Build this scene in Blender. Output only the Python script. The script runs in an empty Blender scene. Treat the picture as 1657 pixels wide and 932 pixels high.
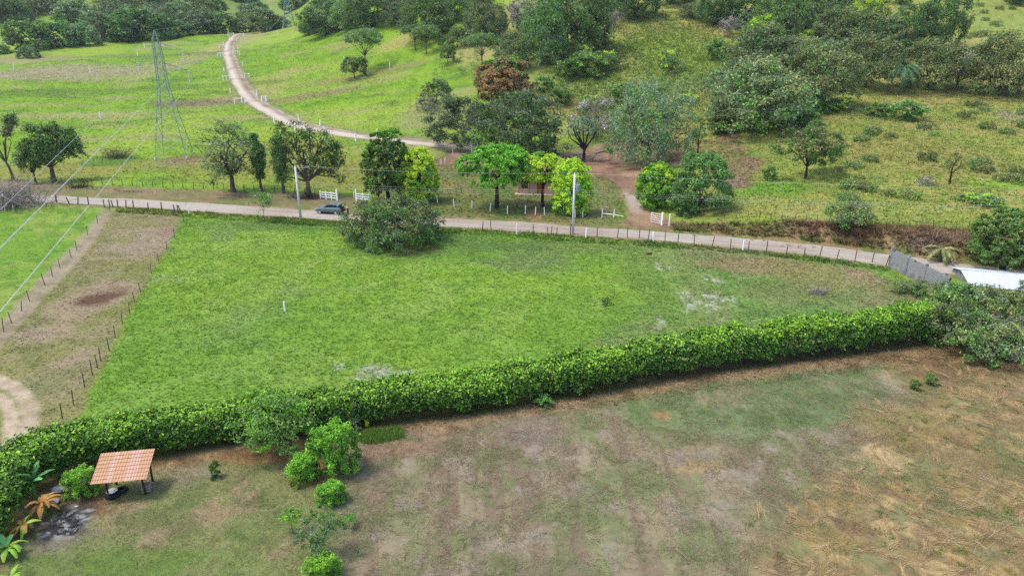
import bpy, math, random
import numpy as np
R = math.radians
# ------------------------------------------------------------------ camera, sky, sun, exposure
PITCH, FPX, CAMH = R(20.0), 1120.0, 26.0
SC = bpy.context.scene
COL = SC.collection
cam_d = bpy.data.cameras.new('camera'); cam = bpy.data.objects.new('camera', cam_d); COL.objects.link(cam)
cam.location = (0, 0, CAMH); cam.rotation_euler = (R(90) - PITCH, 0, 0)
cam_d.sensor_width = 36; cam_d.lens = 36 * FPX / 1657; cam_d.clip_start = 0.5; cam_d.clip_end = 6000
SC.camera = cam
W = bpy.data.worlds.new('World'); SC.world = W; W.use_nodes = True
SUN_EL, SUN_AZ = R(64), R(-92)
wn = W.node_tree; sky = wn.nodes.new('ShaderNodeTexSky'); sky.sky_type = 'NISHITA'; sky.sun_disc = False
sky.sun_elevation = SUN_EL; sky.sun_rotation = SUN_AZ; sky.air_density = 1.0; sky.dust_density = 2.0; sky.ozone_density = 0.6
wn.nodes['Background'].inputs['Strength'].default_value = 0.15
wn.links.new(sky.outputs[0], wn.nodes['Background'].inputs['Color'])
sun_d = bpy.data.lights.new('sun', 'SUN'); sun_d.energy = 1.3; sun_d.angle = R(13); sun_d.color = (1.0, 0.94, 0.83)
sun = bpy.data.objects.new('sun', sun_d); COL.objects.link(sun)
sun.location = (-40, 40, 120); sun.rotation_euler = (R(90) - SUN_EL, 0, -SUN_AZ + math.pi)
SC.view_settings.view_transform = 'Standard'; SC.view_settings.look = 'None'; SC.view_settings.exposure = 1.42; SC.view_settings.gamma = 1
HAZE = 0.00007
SC.cycles.use_denoising = False; SC.cycles.max_bounces = 6; SC.cycles.diffuse_bounces = 3; SC.cycles.transmission_bounces = 3
SC.cycles.transparent_max_bounces = 4; SC.cycles.caustics_reflective = False; SC.cycles.caustics_refractive = False

rng = np.random.default_rng(7); random.seed(7)
CP, SP = math.cos(PITCH), math.sin(PITCH)
# ------------------------------------------------------------------ noise
_LAT = np.random.default_rng(3).random((256, 256))
def vnoise(x, y):
    xi = np.floor(x).astype(int); yi = np.floor(y).astype(int); fx = x - xi; fy = y - yi
    fx = fx * fx * (3 - 2 * fx); fy = fy * fy * (3 - 2 * fy)
    a = _LAT[xi & 255, yi & 255]; b = _LAT[(xi + 1) & 255, yi & 255]; c = _LAT[xi & 255, (yi + 1) & 255]; d = _LAT[(xi + 1) & 255, (yi + 1) & 255]
    return (a * (1 - fx) + b * fx) * (1 - fy) + (c * (1 - fx) + d * fx) * fy
def fbm(x, y, o=4, s=0.0):
    t = 0; a = .5; n = 0
    for i in range(o):
        t = t + a * vnoise(x * 2 ** i + 17.3 * i + s, y * 2 ** i - 9.1 * i + s * 1.7); n += a; a *= .55
    return t / n
def sstep(a, b, x):
    t = np.clip((x - a) / (b - a), 0, 1); return t * t * (3 - 2 * t)
def gauss1(a, sig, axis):
    k = np.exp(-.5 * (np.arange(-int(3 * sig), int(3 * sig) + 1) / sig) ** 2); k /= k.sum(); p = len(k) // 2
    pad = [(0, 0), (0, 0)]; pad[axis] = (p, p)
    b = np.pad(a, pad, mode='edge')
    return np.apply_along_axis(lambda m: np.convolve(m, k, 'valid'), axis, b)
# ------------------------------------------------------------------ terrain: heights surveyed along bearings
def hv(v, y):
    k = (466 - v) / FPX; return CAMH + y * (k * CP - SP) / (CP + SP * k)
PROFILE = {
 -700: (150, [(204, 200), (125, 300), (85, 380), (60, 440), (20, 520), (-60, 650), (-140, 900)]),
 0:    (150, [(204, 200), (125, 300), (85, 380), (60, 440), (20, 520), (-60, 650), (-140, 900)]),
 250:  (150, [(204, 200), (121, 300), (60, 430), (20, 520), (-60, 660), (-130, 900)]),
 350:  (150, [(202, 200), (121, 295), (57, 430), (28, 560), (5, 700), (-60, 900)]),
 450:  (150, [(200, 200), (120, 290), (57, 430), (52, 560), (44, 700), (12, 800), (-12, 900), (-80, 1100)]),
 530:  (150, [(193, 200), (118, 275), (56, 375), (20, 470), (-30, 600), (-90, 900)]),
 610:  (150, [(186, 200), (115, 260), (48, 330), (-20, 420), (-90, 540), (-150, 800)]),
 800:  (168, [(165, 200), (100, 240), (40, 290), (-20, 350), (-120, 480)]),
 1000: (168, [(190, 192), (120, 225), (60, 260), (0, 310), (-80, 400), (-150, 520)]),
 1200: (116, [(250, 145), (190, 170), (120, 205), (60, 245), (10, 290), (-80, 400)]),
 1400: (90,  [(345, 101.5), (250, 132), (200, 160), (145, 195), (100, 225), (50, 260), (0, 300), (-80, 380)]),
 1657: (88,  [(345, 100), (300, 113), (220, 146), (150, 190), (80, 235), (20, 275), (-60, 340)]),
 2300: (88,  [(345, 100), (300, 113), (220, 146), (150, 190), (80, 235), (20, 275), (-60, 340)]),
}
_YS = np.arange(0, 2604, 2.0); _TB = np.linspace(-1.5, 1.5, 181)
_rows = []; _tc = []
for u, (y0, pts) in PROFILE.items():
    yy = [0, y0] + [p[1] for p in pts]; hh = [0, 0] + [max(0.02, hv(*p)) for p in pts]
    _rows.append(np.interp(_YS, yy, hh)); _tc.append((u - 828.5) / FPX * .965)
_rows = gauss1(np.array(_rows), 4.5, 1)
_TT = np.array([np.interp(_TB, _tc, _rows[:, j]) for j in range(len(_YS))]).T
_TT = gauss1(_TT, 2.2, 0); _TT[:, _YS < 74] = 0
def G0(u, v):
    k = (466 - v) / FPX; y = -CAMH * (CP + SP * k) / (k * CP - SP); zc = y * CP + CAMH * SP
    return ((u - 828.5) / FPX * zc, y)
def spline(pts, step=1.0):
    p = np.array(pts, float); p = np.vstack([2 * p[0] - p[1], p, 2 * p[-1] - p[-2]]); out = []
    for i in range(1, len(p) - 2):
        n = max(2, int(np.linalg.norm(p[i + 1] - p[i]) / step)); t = np.linspace(0, 1, n, endpoint=False)[:, None]
        a, b, c, d = p[i - 1], p[i], p[i + 1], p[i + 2]
        out.append(.5 * (2 * b + (c - a) * t + (2 * a - 5 * b + 4 * c - d) * t ** 2 + (3 * b - a - 3 * c + d) * t ** 3))
    return np.vstack(out + [p[-2:-1]])
ROAD = spline([G0(*q) for q in [(-700, 285), (-300, 300), (80, 322), (200, 327.5), (330, 335.5), (480, 345), (600, 353), (730, 360), (850, 367), (950, 374),
                                (1060, 381.5), (1200, 394), (1330, 408), (1430, 421), (1560, 437), (1800, 462), (2300, 510)]], 1.5)
def poly_side(pts, x, y):
    """distance to a polyline and its sign (positive = left of the walking direction)"""
    best = np.full(np.shape(x), 1e9); sg = np.zeros(np.shape(x)); st = max(1, len(pts) // 160)
    q = pts[::st] if (len(pts) - 1) % st == 0 else np.vstack([pts[::st], pts[-1:]])
    for (ax, ay), (bx, by) in zip(q[:-1], q[1:]):
        dx, dy = bx - ax, by - ay; L2 = dx * dx + dy * dy + 1e-12
        t = np.clip(((x - ax) * dx + (y - ay) * dy) / L2, 0, 1); d = np.hypot(x - ax - t * dx, y - ay - t * dy)
        m = d < best; best = np.where(m, d, best); sg = np.where(m, np.sign(dx * (y - ay) - dy * (x - ax)), sg)
    return best, sg
_bx0, _bx1 = G0(1090, 384)[0], G0(1290, 404)[0]
def hgt(x, y, fine=True):
    x = np.asarray(x, float); y = np.asarray(y, float)
    t = np.clip(x / np.maximum(y, 1.0), -1.49, 1.49); j = np.clip(y, 0, 2598) / 2.0; i = (t + 1.5) / 3.0 * 180
    j0 = j.astype(int); i0 = np.minimum(i.astype(int), 179); fj = j - j0; fi = i - i0
    h = (_TT[i0, j0] * (1 - fi) + _TT[i0 + 1, j0] * fi) * (1 - fj) + (_TT[i0, j0 + 1] * (1 - fi) + _TT[i0 + 1, j0 + 1] * fi) * fj
    m = sstep(0.6, 5, h)
    h = h + m * ((fbm(x / 30, y / 30, 3) - .5) * 2.2 + (fbm(x / 9, y / 9, 3, 5.) - .5) * .7)
    near = (x > _bx0 - 5) & (y < 135) & (y > 40)
    if np.any(near):
        xn, yn = x[near] if x.ndim else x, y[near] if y.ndim else y
        d, s = poly_side(ROAD, xn, yn); d = d * s
        b = 1.9 * sstep(3.4, 6.2, d + (fbm(xn / 2.5, yn / 2.5, 3) - .5) * 1.6) * (1 - .75 * sstep(9, 32, d)) * sstep(_bx0, _bx1, xn) * (1 - sstep(58, 90, xn) * .2)
        if x.ndim: h = h.copy(); h[near] += b
        else: h = h + b
    return h
_TS = np.concatenate([np.arange(24, 180, .4), np.geomspace(180, 1800, 900)])
def G(u, v):
    """the place on the ground seen in direction (u, v)"""
    rx, ry = (u - 828.5) / FPX, (v - 466) / FPX
    d = np.array([rx, CP - ry * SP, -SP - ry * CP])
    P = _TS[:, None] * d; P[:, 2] += CAMH
    g = P[:, 2] - hgt(P[:, 0], P[:, 1]); i = np.argmax(g < 0)
    if g[i] >= 0: return P[-1]
    a = g[i - 1] / (g[i - 1] - g[i] + 1e-9) if i else 0; p = P[i - 1] * (1 - a) + P[i] * a
    return np.array([p[0], p[1], float(hgt(p[0], p[1]))])
def zc_of(p): return p[1] * CP - (p[2] - CAMH) * SP
def ppm(p): return FPX / zc_of(p)            # photo pixels per metre there
def at_y(u, v, y):
    """the point at distance y ahead in direction (u, v) (for things up in the air)"""
    rx, ry = (u - 828.5) / FPX, (v - 466) / FPX; t = y / (CP - ry * SP)
    return np.array([rx * t, y, CAMH + t * (-SP - ry * CP)])
# ------------------------------------------------------------------ mesh helpers
def S(r, g, b, k=1.0):
    f = lambda c: ((c / 255 + .055) / 1.055) ** 2.4 if c > 10 else c / 255 / 12.92
    return (f(r) * k, f(g) * k, f(b) * k)
def mesh_np(name, verts, faces, mats, mi=None, col=None, smooth=False):
    me = bpy.data.meshes.new(name); verts = np.asarray(verts, np.float32); faces = np.asarray(faces, np.int32); n, k = faces.shape
    me.vertices.add(len(verts)); me.vertices.foreach_set('co', verts.ravel())
    me.loops.add(n * k); me.loops.foreach_set('vertex_index', faces.ravel())
    me.polygons.add(n); me.polygons.foreach_set('loop_start', np.arange(0, n * k, k, dtype=np.int32))
    if mi is not None: me.polygons.foreach_set('material_index', np.asarray(mi, np.int32))
    for m in (mats if isinstance(mats, (list, tuple)) else [mats]): me.materials.append(m)
    me.update(calc_edges=True)
    me.polygons.foreach_set('use_smooth', np.full(n, smooth))
    if col is not None:
        a = me.attributes.new('Col', 'FLOAT_COLOR', 'POINT'); c = np.ones((len(verts), 4), np.float32); c[:, :3] = col; a.data.foreach_set('color', c.ravel())
    return me
class MB:
    def __init__(s): s.v = []; s.f = []; s.m = []
    def add(s, v, f, m=0):
        o = len(s.v); s.v += [tuple(map(float, p)) for p in v]; s.f += [tuple(o + i for i in q) for q in f]; s.m += [m] * len(f); return s
    def box(s, c, d, rz=0, m=0, rx=0, ry=0):
        from mathutils import Euler, Vector
        M = Euler((rx, ry, rz)).to_matrix(); hx, hy, hz = d[0] / 2, d[1] / 2, d[2] / 2
        V = [Vector(c) + M @ Vector((a * hx, b * hy, e * hz)) for e in (-1, 1) for a, b in ((-1, -1), (1, -1), (1, 1), (-1, 1))]
        return s.add(V, [(3, 2, 1, 0), (4, 5, 6, 7), (0, 1, 5, 4), (1, 2, 6, 5), (2, 3, 7, 6), (3, 0, 4, 7)], m)
    def tube(s, pts, rad, n=6, m=0, cap=True):
        P = np.array(pts, float); rad = [rad] * len(P) if np.isscalar(rad) else rad; V = []; F = []
        T = np.gradient(P, axis=0) if len(P) > 2 else np.array([P[1] - P[0]] * 2)
        ref = np.array([.13, .31, 1.0]) if abs(T[0][2]) < .9 * np.linalg.norm(T[0]) else np.array([1.0, .21, .1])
        for p, t, r in zip(P, T, rad):
            t = t / (np.linalg.norm(t) + 1e-9); a = np.cross(t, ref); a /= np.linalg.norm(a) + 1e-9; b = np.cross(t, a)
            for i in range(n):
                w = 2 * math.pi * i / n; V.append(p + r * (a * math.cos(w) + b * math.sin(w)))
        for j in range(len(P) - 1):
            for i in range(n):
                F.append((j * n + i, j * n + (i + 1) % n, (j + 1) * n + (i + 1) % n, (j + 1) * n + i))
        if cap: F.append(tuple(range(n))[::-1]); F.append(tuple(range((len(P) - 1) * n, len(P) * n)))
        return s.add(V, F, m)
    def lathe(s, prof, c=(0, 0, 0), n=12, m=0):
        V = []; F = []
        for r, z in prof:
            for i in range(n):
                w = 2 * math.pi * i / n; V.append((c[0] + r * math.cos(w), c[1] + r * math.sin(w), c[2] + z))
        for j in range(len(prof) - 1):
            for i in range(n): F.append((j * n + i, j * n + (i + 1) % n, (j + 1) * n + (i + 1) % n, (j + 1) * n + i))
        F.append(tuple(range(n))[::-1]); F.append(tuple(range((len(prof) - 1) * n, len(prof) * n)))
        return s.add(V, F, m)
    def mesh(s, name, mats, smooth=False):
        me = bpy.data.meshes.new(name); me.from_pydata(s.v, [], s.f)
        for m in (mats if isinstance(mats, (list, tuple)) else [mats]): me.materials.append(m)
        me.polygons.foreach_set('material_index', s.m); me.polygons.foreach_set('use_smooth', [smooth] * len(s.f)); me.update(); return me
def link(name, me, parent=None, loc=(0, 0, 0), rot=(0, 0, 0), scale=(1, 1, 1)):
    o = bpy.data.objects.new(name, me); COL.objects.link(o); o.parent = parent
    o.location = loc; o.rotation_euler = rot; o.scale = scale; return o
LABELS = {}
def tag(o, label, cat, group=None):
    o['label'] = label; o['category'] = cat
    if group: o['group'] = group
    return o
def thing(name, label, cat, loc=(0, 0, 0), rz=0, group=None, scale=(1, 1, 1)):
    return tag(link(name, None, None, loc, (0, 0, rz), scale), label, cat, group)
def kind(o, k): o['kind'] = k; return o
# ------------------------------------------------------------------ materials
def newmat(name):
    m = bpy.data.materials.new(name); m.use_nodes = True; nt = m.node_tree; return m, nt, nt.nodes, nt.links, nt.nodes['Principled BSDF']
def noise_node(N, L, scale, detail=4, coord='Object', rough=.6):
    tc = N.new('ShaderNodeTexCoord'); n = N.new('ShaderNodeTexNoise'); n.inputs['Scale'].default_value = scale; n.inputs['Detail'].default_value = detail
    n.inputs['Roughness'].default_value = rough; L.new(tc.outputs[coord], n.inputs['Vector']); return n
def plain(name, c, c2=None, rough=.7, scale=6, spec=.3, metal=0, bump=0):
    m, nt, N, L, b = newmat(name); n = noise_node(N, L, scale, 5); r = N.new('ShaderNodeValToRGB')
    c2 = c2 or tuple(x * .72 for x in c)
    r.color_ramp.elements[0].color = (*c2, 1); r.color_ramp.elements[1].color = (*c, 1); r.color_ramp.elements[0].position = .3; r.color_ramp.elements[1].position = .68
    L.new(n.outputs['Fac'], r.inputs[0]); L.new(r.outputs[0], b.inputs['Base Color'])
    b.inputs['Roughness'].default_value = rough; b.inputs['Specular IOR Level'].default_value = spec; b.inputs['Metallic'].default_value = metal
    if bump:
        bp = N.new('ShaderNodeBump'); bp.inputs['Strength'].default_value = bump; bp.inputs['Distance'].default_value = .03; L.new(n.outputs['Fac'], bp.inputs['Height']); L.new(bp.outputs[0], b.inputs['Normal'])
    return m
LK = 2.5
def leafmat(name, stops, trans=.32, spec=.22, rough=.55, tv=.25):
    """stops: colours a leaf can have, picked per leaf; tv: spread from plant to plant"""
    m, nt, N, L, b = newmat(name); g = N.new('ShaderNodeNewGeometry'); r = N.new('ShaderNodeValToRGB'); e = r.color_ramp.elements
    while len(e) < len(stops): e.new(.5)
    for i, c in enumerate(stops): e[i].position = i / (len(stops) - 1); e[i].color = (*[min(.85, q * LK) for q in c], 1)
    L.new(g.outputs['Random Per Island'], r.inputs[0])
    oi = N.new('ShaderNodeObjectInfo'); mr = N.new('ShaderNodeMapRange'); mr.inputs['To Min'].default_value = 1 - tv; mr.inputs['To Max'].default_value = 1 + tv
    L.new(oi.outputs['Random'], mr.inputs[0]); h = N.new('ShaderNodeHueSaturation'); L.new(mr.outputs[0], h.inputs['Value']); L.new(r.outputs[0], h.inputs['Color'])
    mh = N.new('ShaderNodeMapRange'); mh.inputs['To Min'].default_value = .485; mh.inputs['To Max'].default_value = .515
    w = N.new('ShaderNodeMath'); w.operation = 'FRACT'; w2 = N.new('ShaderNodeMath'); w2.operation = 'MULTIPLY'; w2.inputs[1].default_value = 7.31
    L.new(oi.outputs['Random'], w2.inputs[0]); L.new(w2.outputs[0], w.inputs[0]); L.new(w.outputs[0], mh.inputs[0]); L.new(mh.outputs[0], h.inputs['Hue'])
    L.new(h.outputs[0], b.inputs['Base Color']); b.inputs['Roughness'].default_value = rough; b.inputs['Specular IOR Level'].default_value = spec
    t = N.new('ShaderNodeBsdfTranslucent'); L.new(h.outputs[0], t.inputs[0]); mx = N.new('ShaderNodeMixShader'); mx.inputs[0].default_value = trans
    L.new(b.outputs[0], mx.inputs[1]); L.new(t.outputs[0], mx.inputs[2]); L.new(mx.outputs[0], N['Material Output'].inputs['Surface']); return m
def colmat(name, fine=3.0, amp=.3, bump=.4, trans=0, bdist=.08):
    """colour from the attribute Col with fine grain on top"""
    m, nt, N, L, b = newmat(name); a = N.new('ShaderNodeAttribute'); a.attribute_name = 'Col'
    n = noise_node(N, L, fine, 6, rough=.7); n2 = noise_node(N, L, fine * .23, 4)
    mr = N.new('ShaderNodeMapRange'); mr.inputs['From Min'].default_value = .3; mr.inputs['From Max'].default_value = .7; mr.inputs['To Min'].default_value = 1 - amp; mr.inputs['To Max'].default_value = 1 + amp; mr.clamp = False
    ad = N.new('ShaderNodeMath'); ad.operation = 'MULTIPLY_ADD'; ad.inputs[1].default_value = .65; L.new(n.outputs['Fac'], ad.inputs[0])
    sc2 = N.new('ShaderNodeMath'); sc2.operation = 'MULTIPLY'; sc2.inputs[1].default_value = .35; L.new(n2.outputs['Fac'], sc2.inputs[0]); L.new(sc2.outputs[0], ad.inputs[2])
    L.new(ad.outputs[0], mr.inputs[0]); vm = N.new('ShaderNodeVectorMath'); vm.operation = 'SCALE'; L.new(a.outputs['Color'], vm.inputs[0]); L.new(mr.outputs[0], vm.inputs['Scale'])
    L.new(vm.outputs[0], b.inputs['Base Color']); b.inputs['Roughness'].default_value = .95; b.inputs['Specular IOR Level'].default_value = .08
    if bump:
        bp = N.new('ShaderNodeBump'); bp.inputs['Strength'].default_value = bump; bp.inputs['Distance'].default_value = bdist; L.new(n.outputs['Fac'], bp.inputs['Height']); L.new(bp.outputs[0], b.inputs['Normal'])
    if trans:
        t = N.new('ShaderNodeBsdfTranslucent'); L.new(vm.outputs[0], t.inputs[0]); mx = N.new('ShaderNodeMixShader'); mx.inputs[0].default_value = trans
        L.new(b.outputs[0], mx.inputs[1]); L.new(t.outputs[0], mx.inputs[2]); L.new(mx.outputs[0], N['Material Output'].inputs['Surface'])
    return m
# ------------------------------------------------------------------ ground colours (colours of soil and turf, the pylon's shadow painted in; KA turns photo tones into albedo)
KA = 0.62
def A(r, g, b): return np.array(S(r, g, b, KA))
def wpoly(px): return np.array([G(*p)[:2] for p in px])
def inpoly(poly, x, y, soft, wob=0.0, ws=4.0, s=0.):
    """1 inside, 0 outside, blended over `soft` metres, the edge wandering by `wob` metres"""
    if wob:
        x, y = x + (fbm(x / ws, y / ws, 3, s) - .5) * 2 * wob, y + (fbm(x / ws, y / ws, 3, s + 40) - .5) * 2 * wob
    ins = np.zeros(x.shape, bool); d = np.full(x.shape, 1e9); n = len(poly)
    for i in range(n):
        ax, ay = poly[i]; bx, by = poly[(i + 1) % n]; dx, dy = bx - ax, by - ay
        c = ((ay > y) != (by > y)) & (x < dx * (y - ay) / (dy if dy else 1e-9) + ax); ins ^= c
        t = np.clip(((x - ax) * dx + (y - ay) * dy) / (dx * dx + dy * dy + 1e-12), 0, 1); d = np.minimum(d, np.hypot(x - ax - t * dx, y - ay - t * dy))
    return sstep(-soft, soft, np.where(ins, d, -d))
def blob(x, y, u, v, ru, rv, wob=.5, s=0.):
    c = G(u, v); a = G(u, v - rv); b = G(u, v + rv); rx = ru / ppm(c); ry = max(.2, math.hypot(a[0] - b[0], a[1] - b[1]) / 2)
    q = np.hypot((x - c[0]) / rx, (y - c[1]) / ry) + (fbm(x / rx * 1.3, y / ry * 1.3, 3, s + u) - .5) * 2 * wob
    return 1 - sstep(.55, 1.25, q)
def mix(c, d, m): return c * (1 - m[:, None]) + d * m[:, None]
TRACK_PX = [(772, 240), (700, 233), (630, 225), (560, 217), (500, 206), (460, 192), (425, 173), (401, 153), (386, 130), (377, 108), (371, 88), (371, 74), (378, 63), (394, 55)]
TRACK = spline([G(*q)[:2] for q in TRACK_PX], 2.0)
HEDGE_PX = [(1545, 548), (1490, 560), (1400, 572), (1310, 583), (1230, 594), (1100, 611), (1000, 631), (890, 649), (780, 668), (650, 684), (590, 693), (480, 706), (340, 726), (240, 744), (150, 757), (95, 772), (45, 800), (15, 850), (-30, 910)]
_hb = spline([G(*q)[:2] for q in HEDGE_PX], .6)
_t = np.gradient(_hb, axis=0); _t /= np.linalg.norm(_t, axis=1)[:, None]
HEDGE = _hb + np.stack([_t[:, 1], -_t[:, 0]], 1) * 1.25
if HEDGE[5][1] < _hb[5][1]: HEDGE = _hb - np.stack([_t[:, 1], -_t[:, 0]], 1) * 1.25
Z = dict(
 field=wpoly([(300, 350), (480, 358), (560, 366), (735, 372), (830, 378), (930, 385), (1060, 393), (1200, 404), (1330, 418), (1436, 432), (1500, 470), (1560, 500), (1560, 580), (1100, 640), (600, 700), (90, 735), (135, 668), (228, 474)]),
 fieldR=wpoly([(1035, 388), (1200, 404), (1436, 432), (1520, 470), (1560, 570), (1100, 640), (1060, 545), (1075, 480), (1020, 420)]),
 strip=wpoly([(183, 340), (303, 350), (228, 474), (135, 668), (90, 735), (-60, 740), (-200, 760), (-60, 600), (0, 552)]),
 leftf=wpoly([(-300, 325), (80, 333), (176, 340), (0, 530), (-60, 590), (-500, 700), (-900, 500)]),
 bare=wpoly([(186, 338), (168, 338), (120, 395), (60, 455), (-10, 533), (-60, 580), (-40, 590), (4, 556), (75, 478), (140, 408)]),
 verge=wpoly([(-300, 278), (0, 290), (130, 300), (330, 307), (470, 313), (590, 318), (600, 352), (480, 344), (330, 335), (80, 320), (-300, 302)]),
 comp=wpoly([(600, 318), (690, 262), (735, 245), (800, 235), (1000, 225), (1020, 300), (1010, 352), (1000, 372), (850, 364), (730, 358), (600, 350)]),
 dirt=wpoly([(700, 268), (745, 238), (800, 245), (860, 262), (905, 250), (960, 238), (1000, 222), (1060, 215), (1115, 235), (1118, 262), (1070, 272), (1035, 290), (1032, 310), (1048, 335), (1085, 362), (1105, 386), (985, 378), (1012, 355), (1018, 330), (1006, 305), (985, 288), (940, 280), (890, 285), (850, 270), (770, 265)]),
 bank=wpoly([(1085, 362), (1200, 362), (1380, 362), (1560, 372), (1800, 395), (1800, 470), (1560, 450), (1430, 420), (1330, 407), (1200, 392), (1100, 386)]),
 path=wpoly([(1150, 205), (1180, 192), (1200, 225), (1232, 270), (1215, 300), (1165, 310), (1120, 262), (1128, 225), (1160, 232)]),
 hill=wpoly([(1085, 362), (1380, 362), (1560, 372), (1657, 380), (2200, 330), (2200, 60), (1700, -50), (1000, -60), (760, 30), (720, 100), (850, 160), (880, 220), (1000, 222), (1100, 240), (1090, 300)]),
 greenp=wpoly([(985, 612), (1120, 620), (1300, 600), (1420, 598), (1440, 660), (1330, 705), (1140, 715), (1020, 690), (950, 650)]),
 straw=wpoly([(1440, 560), (1720, 560), (1900, 800), (1700, 980), (1180, 980), (1230, 850), (1400, 760), (1430, 690), (1470, 640)]),
 lawnL=wpoly([(40, 770), (340, 735), (560, 715), (555, 800), (545, 980), (-100, 980), (20, 890)]),
)
def hedge_d(x, y):
    d, s = poly_side(_hb, x, y); return d, s
_side0 = poly_side(_hb, np.array([G(1000, 800)[0]]), np.array([G(1000, 800)[1]]))[1][0]
def albedo(x, y):
    N = len(x); f1 = fbm(x / 14, y / 14, 4); f2 = fbm(x / 4, y / 4, 4, 3.); f3 = fbm(x / 1.3, y / 1.3, 3, 8.); f0 = fbm(x / 45, y / 45, 3, 11.)
    g = lambda f, a, b: sstep(a, b, f)
    # pasture everywhere
    c = mix(np.tile(A(126, 160, 42), (N, 1)), A(98, 136, 40), g(f2, .48, .68) * .7); c = mix(c, A(148, 168, 62), g(f0, .5, .66) * .7)
    fs = fbm(x / 22 + y / 60, y / 7, 4, 21.); c = mix(c, A(152, 150, 92), g(fs, .58, .72) * .75); c = mix(c, A(86, 116, 48), g(fbm(x / 18, y / 5, 4, 2.), .62, .74) * .6)
    far = sstep(420, 640, y); c = mix(c, A(120, 138, 72), far * .65)
    c = mix(c, A(160, 150, 92), g(f1, .6, .75) * far * .8)
    # hill on the right: coarse olive grass
    mh = inpoly(Z['hill'], x, y, 5, 4, 12); h = mix(np.tile(A(154, 158, 80), (N, 1)), A(134, 150, 70), g(f2, .44, .64) * .8); h = mix(h, A(166, 156, 94), g(f1, .48, .68) * .75)
    h = mix(h, A(134, 146, 66), g(f0, .54, .66) * .5); h = mix(h, A(92, 116, 52), g(f3, .6, .76) * .5); c = mix(c, h, mh)
    for b in [(1170, 112, 60, 18, A(160, 160, 92)), (1120, 90, 130, 40, A(124, 150, 60)), (1080, 150, 130, 22, A(118, 146, 84)), (930, 130, 70, 28, A(112, 140, 62)), (1480, 250, 120, 30, A(146, 142, 78)), (1620, 300, 70, 10, A(128, 168, 56)),
              (1240, 308, 60, 13, A(104, 150, 52)), (1650, 190, 30, 12, A(150, 142, 110)), (1640, 50, 60, 40, A(140, 156, 76)), (1095, 215, 40, 12, A(150, 148, 88)), (1060, 175, 60, 14, A(150, 138, 98)), (1170, 275, 40, 20, A(126, 152, 60))]:
        c = mix(c, b[4], blob(x, y, *b[:4]) * .75)
    # pasture details: worn ground, tall dry grass near the roadside fence, pylon's shadow painted brown
    for b in [(90, 118, 190, 13, A(158, 146, 116)), (30, 96, 100, 6, A(150, 140, 100)), (160, 187, 130, 7, A(160, 156, 100)), (110, 275, 160, 16, A(146, 142, 70)), (420, 262, 160, 34, A(140, 140, 66)), (600, 285, 110, 34, A(132, 128, 62)), (365, 75, 30, 30, A(158, 154, 96)),
              (350, 165, 55, 10, A(150, 136, 100)), (430, 140, 30, 22, A(160, 158, 90)), (700, 185, 60, 22, A(146, 146, 92)), (640, 70, 40, 12, A(158, 154, 84)), (470, 160, 120, 5, A(140, 128, 86)), (590, 122, 120, 5, A(142, 134, 84)), (300, 168, 60, 6, A(120, 112, 82)),
              (285, 262, 45, 8, A(140, 122, 90)), (175, 262, 50, 9, A(84, 124, 44)), (650, 222, 90, 7, A(126, 140, 78)), (40, 150, 130, 4, A(100, 128, 50)), (230, 145, 240, 4, A(104, 132, 50)), (265, 90, 180, 3, A(112, 132, 64))]:  # first patch paints the shadow between the pylon legs
        c = mix(c, b[4], blob(x, y, *b[:4]) * .8)
    # compound behind the house
    mc = inpoly(Z['comp'], x, y, 1.5, 1.5, 5); k = mix(np.tile(A(104, 120, 62), (N, 1)), A(128, 124, 74), g(f2, .45, .65)); k = mix(k, A(84, 108, 52), g(f3, .5, .7) * .7); k = mix(k, A(142, 122, 84), g(f1, .5, .66) * .5); c = mix(c, k, mc)
    for b in [(960, 240, 90, 12, A(116, 134, 68)), (940, 320, 42, 40, A(146, 136, 88)), (960, 315, 24, 28, A(110, 126, 70)), (720, 330, 60, 26, A(112, 118, 64)), (865, 352, 14, 12, A(150, 120, 88)), (690, 300, 40, 12, A(138, 130, 70))]: c = mix(c, b[4], blob(x, y, *b[:4]) * .8)
    mv = inpoly(Z['verge'], x, y, 1.0, 1.2, 4); k = mix(np.tile(A(142, 124, 92), (N, 1)), A(122, 122, 74), g(f2, .45, .62)); k = mix(k, A(118, 94, 76), g(f3, .5, .68) * .6); c = mix(c, k, mv)
    mp = inpoly(Z['path'], x, y, 1.2, 2, 5); c = mix(c, mix(np.tile(A(140, 116, 94), (N, 1)), A(118, 122, 66), g(f2, .5, .64)), mp * .9)
    c = mix(c, mix(np.tile(A(130, 126, 70), (N, 1)), A(150, 140, 92), f3), blob(x, y, 1170, 255, 26, 34) * .7)
    md = inpoly(Z['dirt'], x, y, .9, 1.2, 4); k = mix(np.tile(A(140, 108, 88), (N, 1)), A(164, 132, 110), g(f2, .45, .7)); k = mix(k, A(112, 86, 68), g(f3, .55, .75) * .7); k = mix(k, A(176, 158, 146), blob(x, y, 1022, 328, 14, 14, .8)); c = mix(c, k, md * (.75 + .25 * g(f3, .3, .5)))
    mb = inpoly(Z['bank'], x, y, .6, .8, 3); k = mix(np.tile(A(140, 118, 86), (N, 1)), A(122, 94, 70), g(f2, .45, .65)); k = mix(k, A(160, 142, 98), g(f3, .48, .68) * .7); k = mix(k, A(118, 120, 66), g(f1, .52, .66) * .6); c = mix(c, k, mb)
    for b in [(1500, 395, 60, 14, A(142, 120, 108)), (1310, 372, 90, 5, A(150, 104, 82)), (1490, 440, 40, 10, A(150, 112, 88))]: c = mix(c, b[4], blob(x, y, *b[:4]) * .7)
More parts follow.
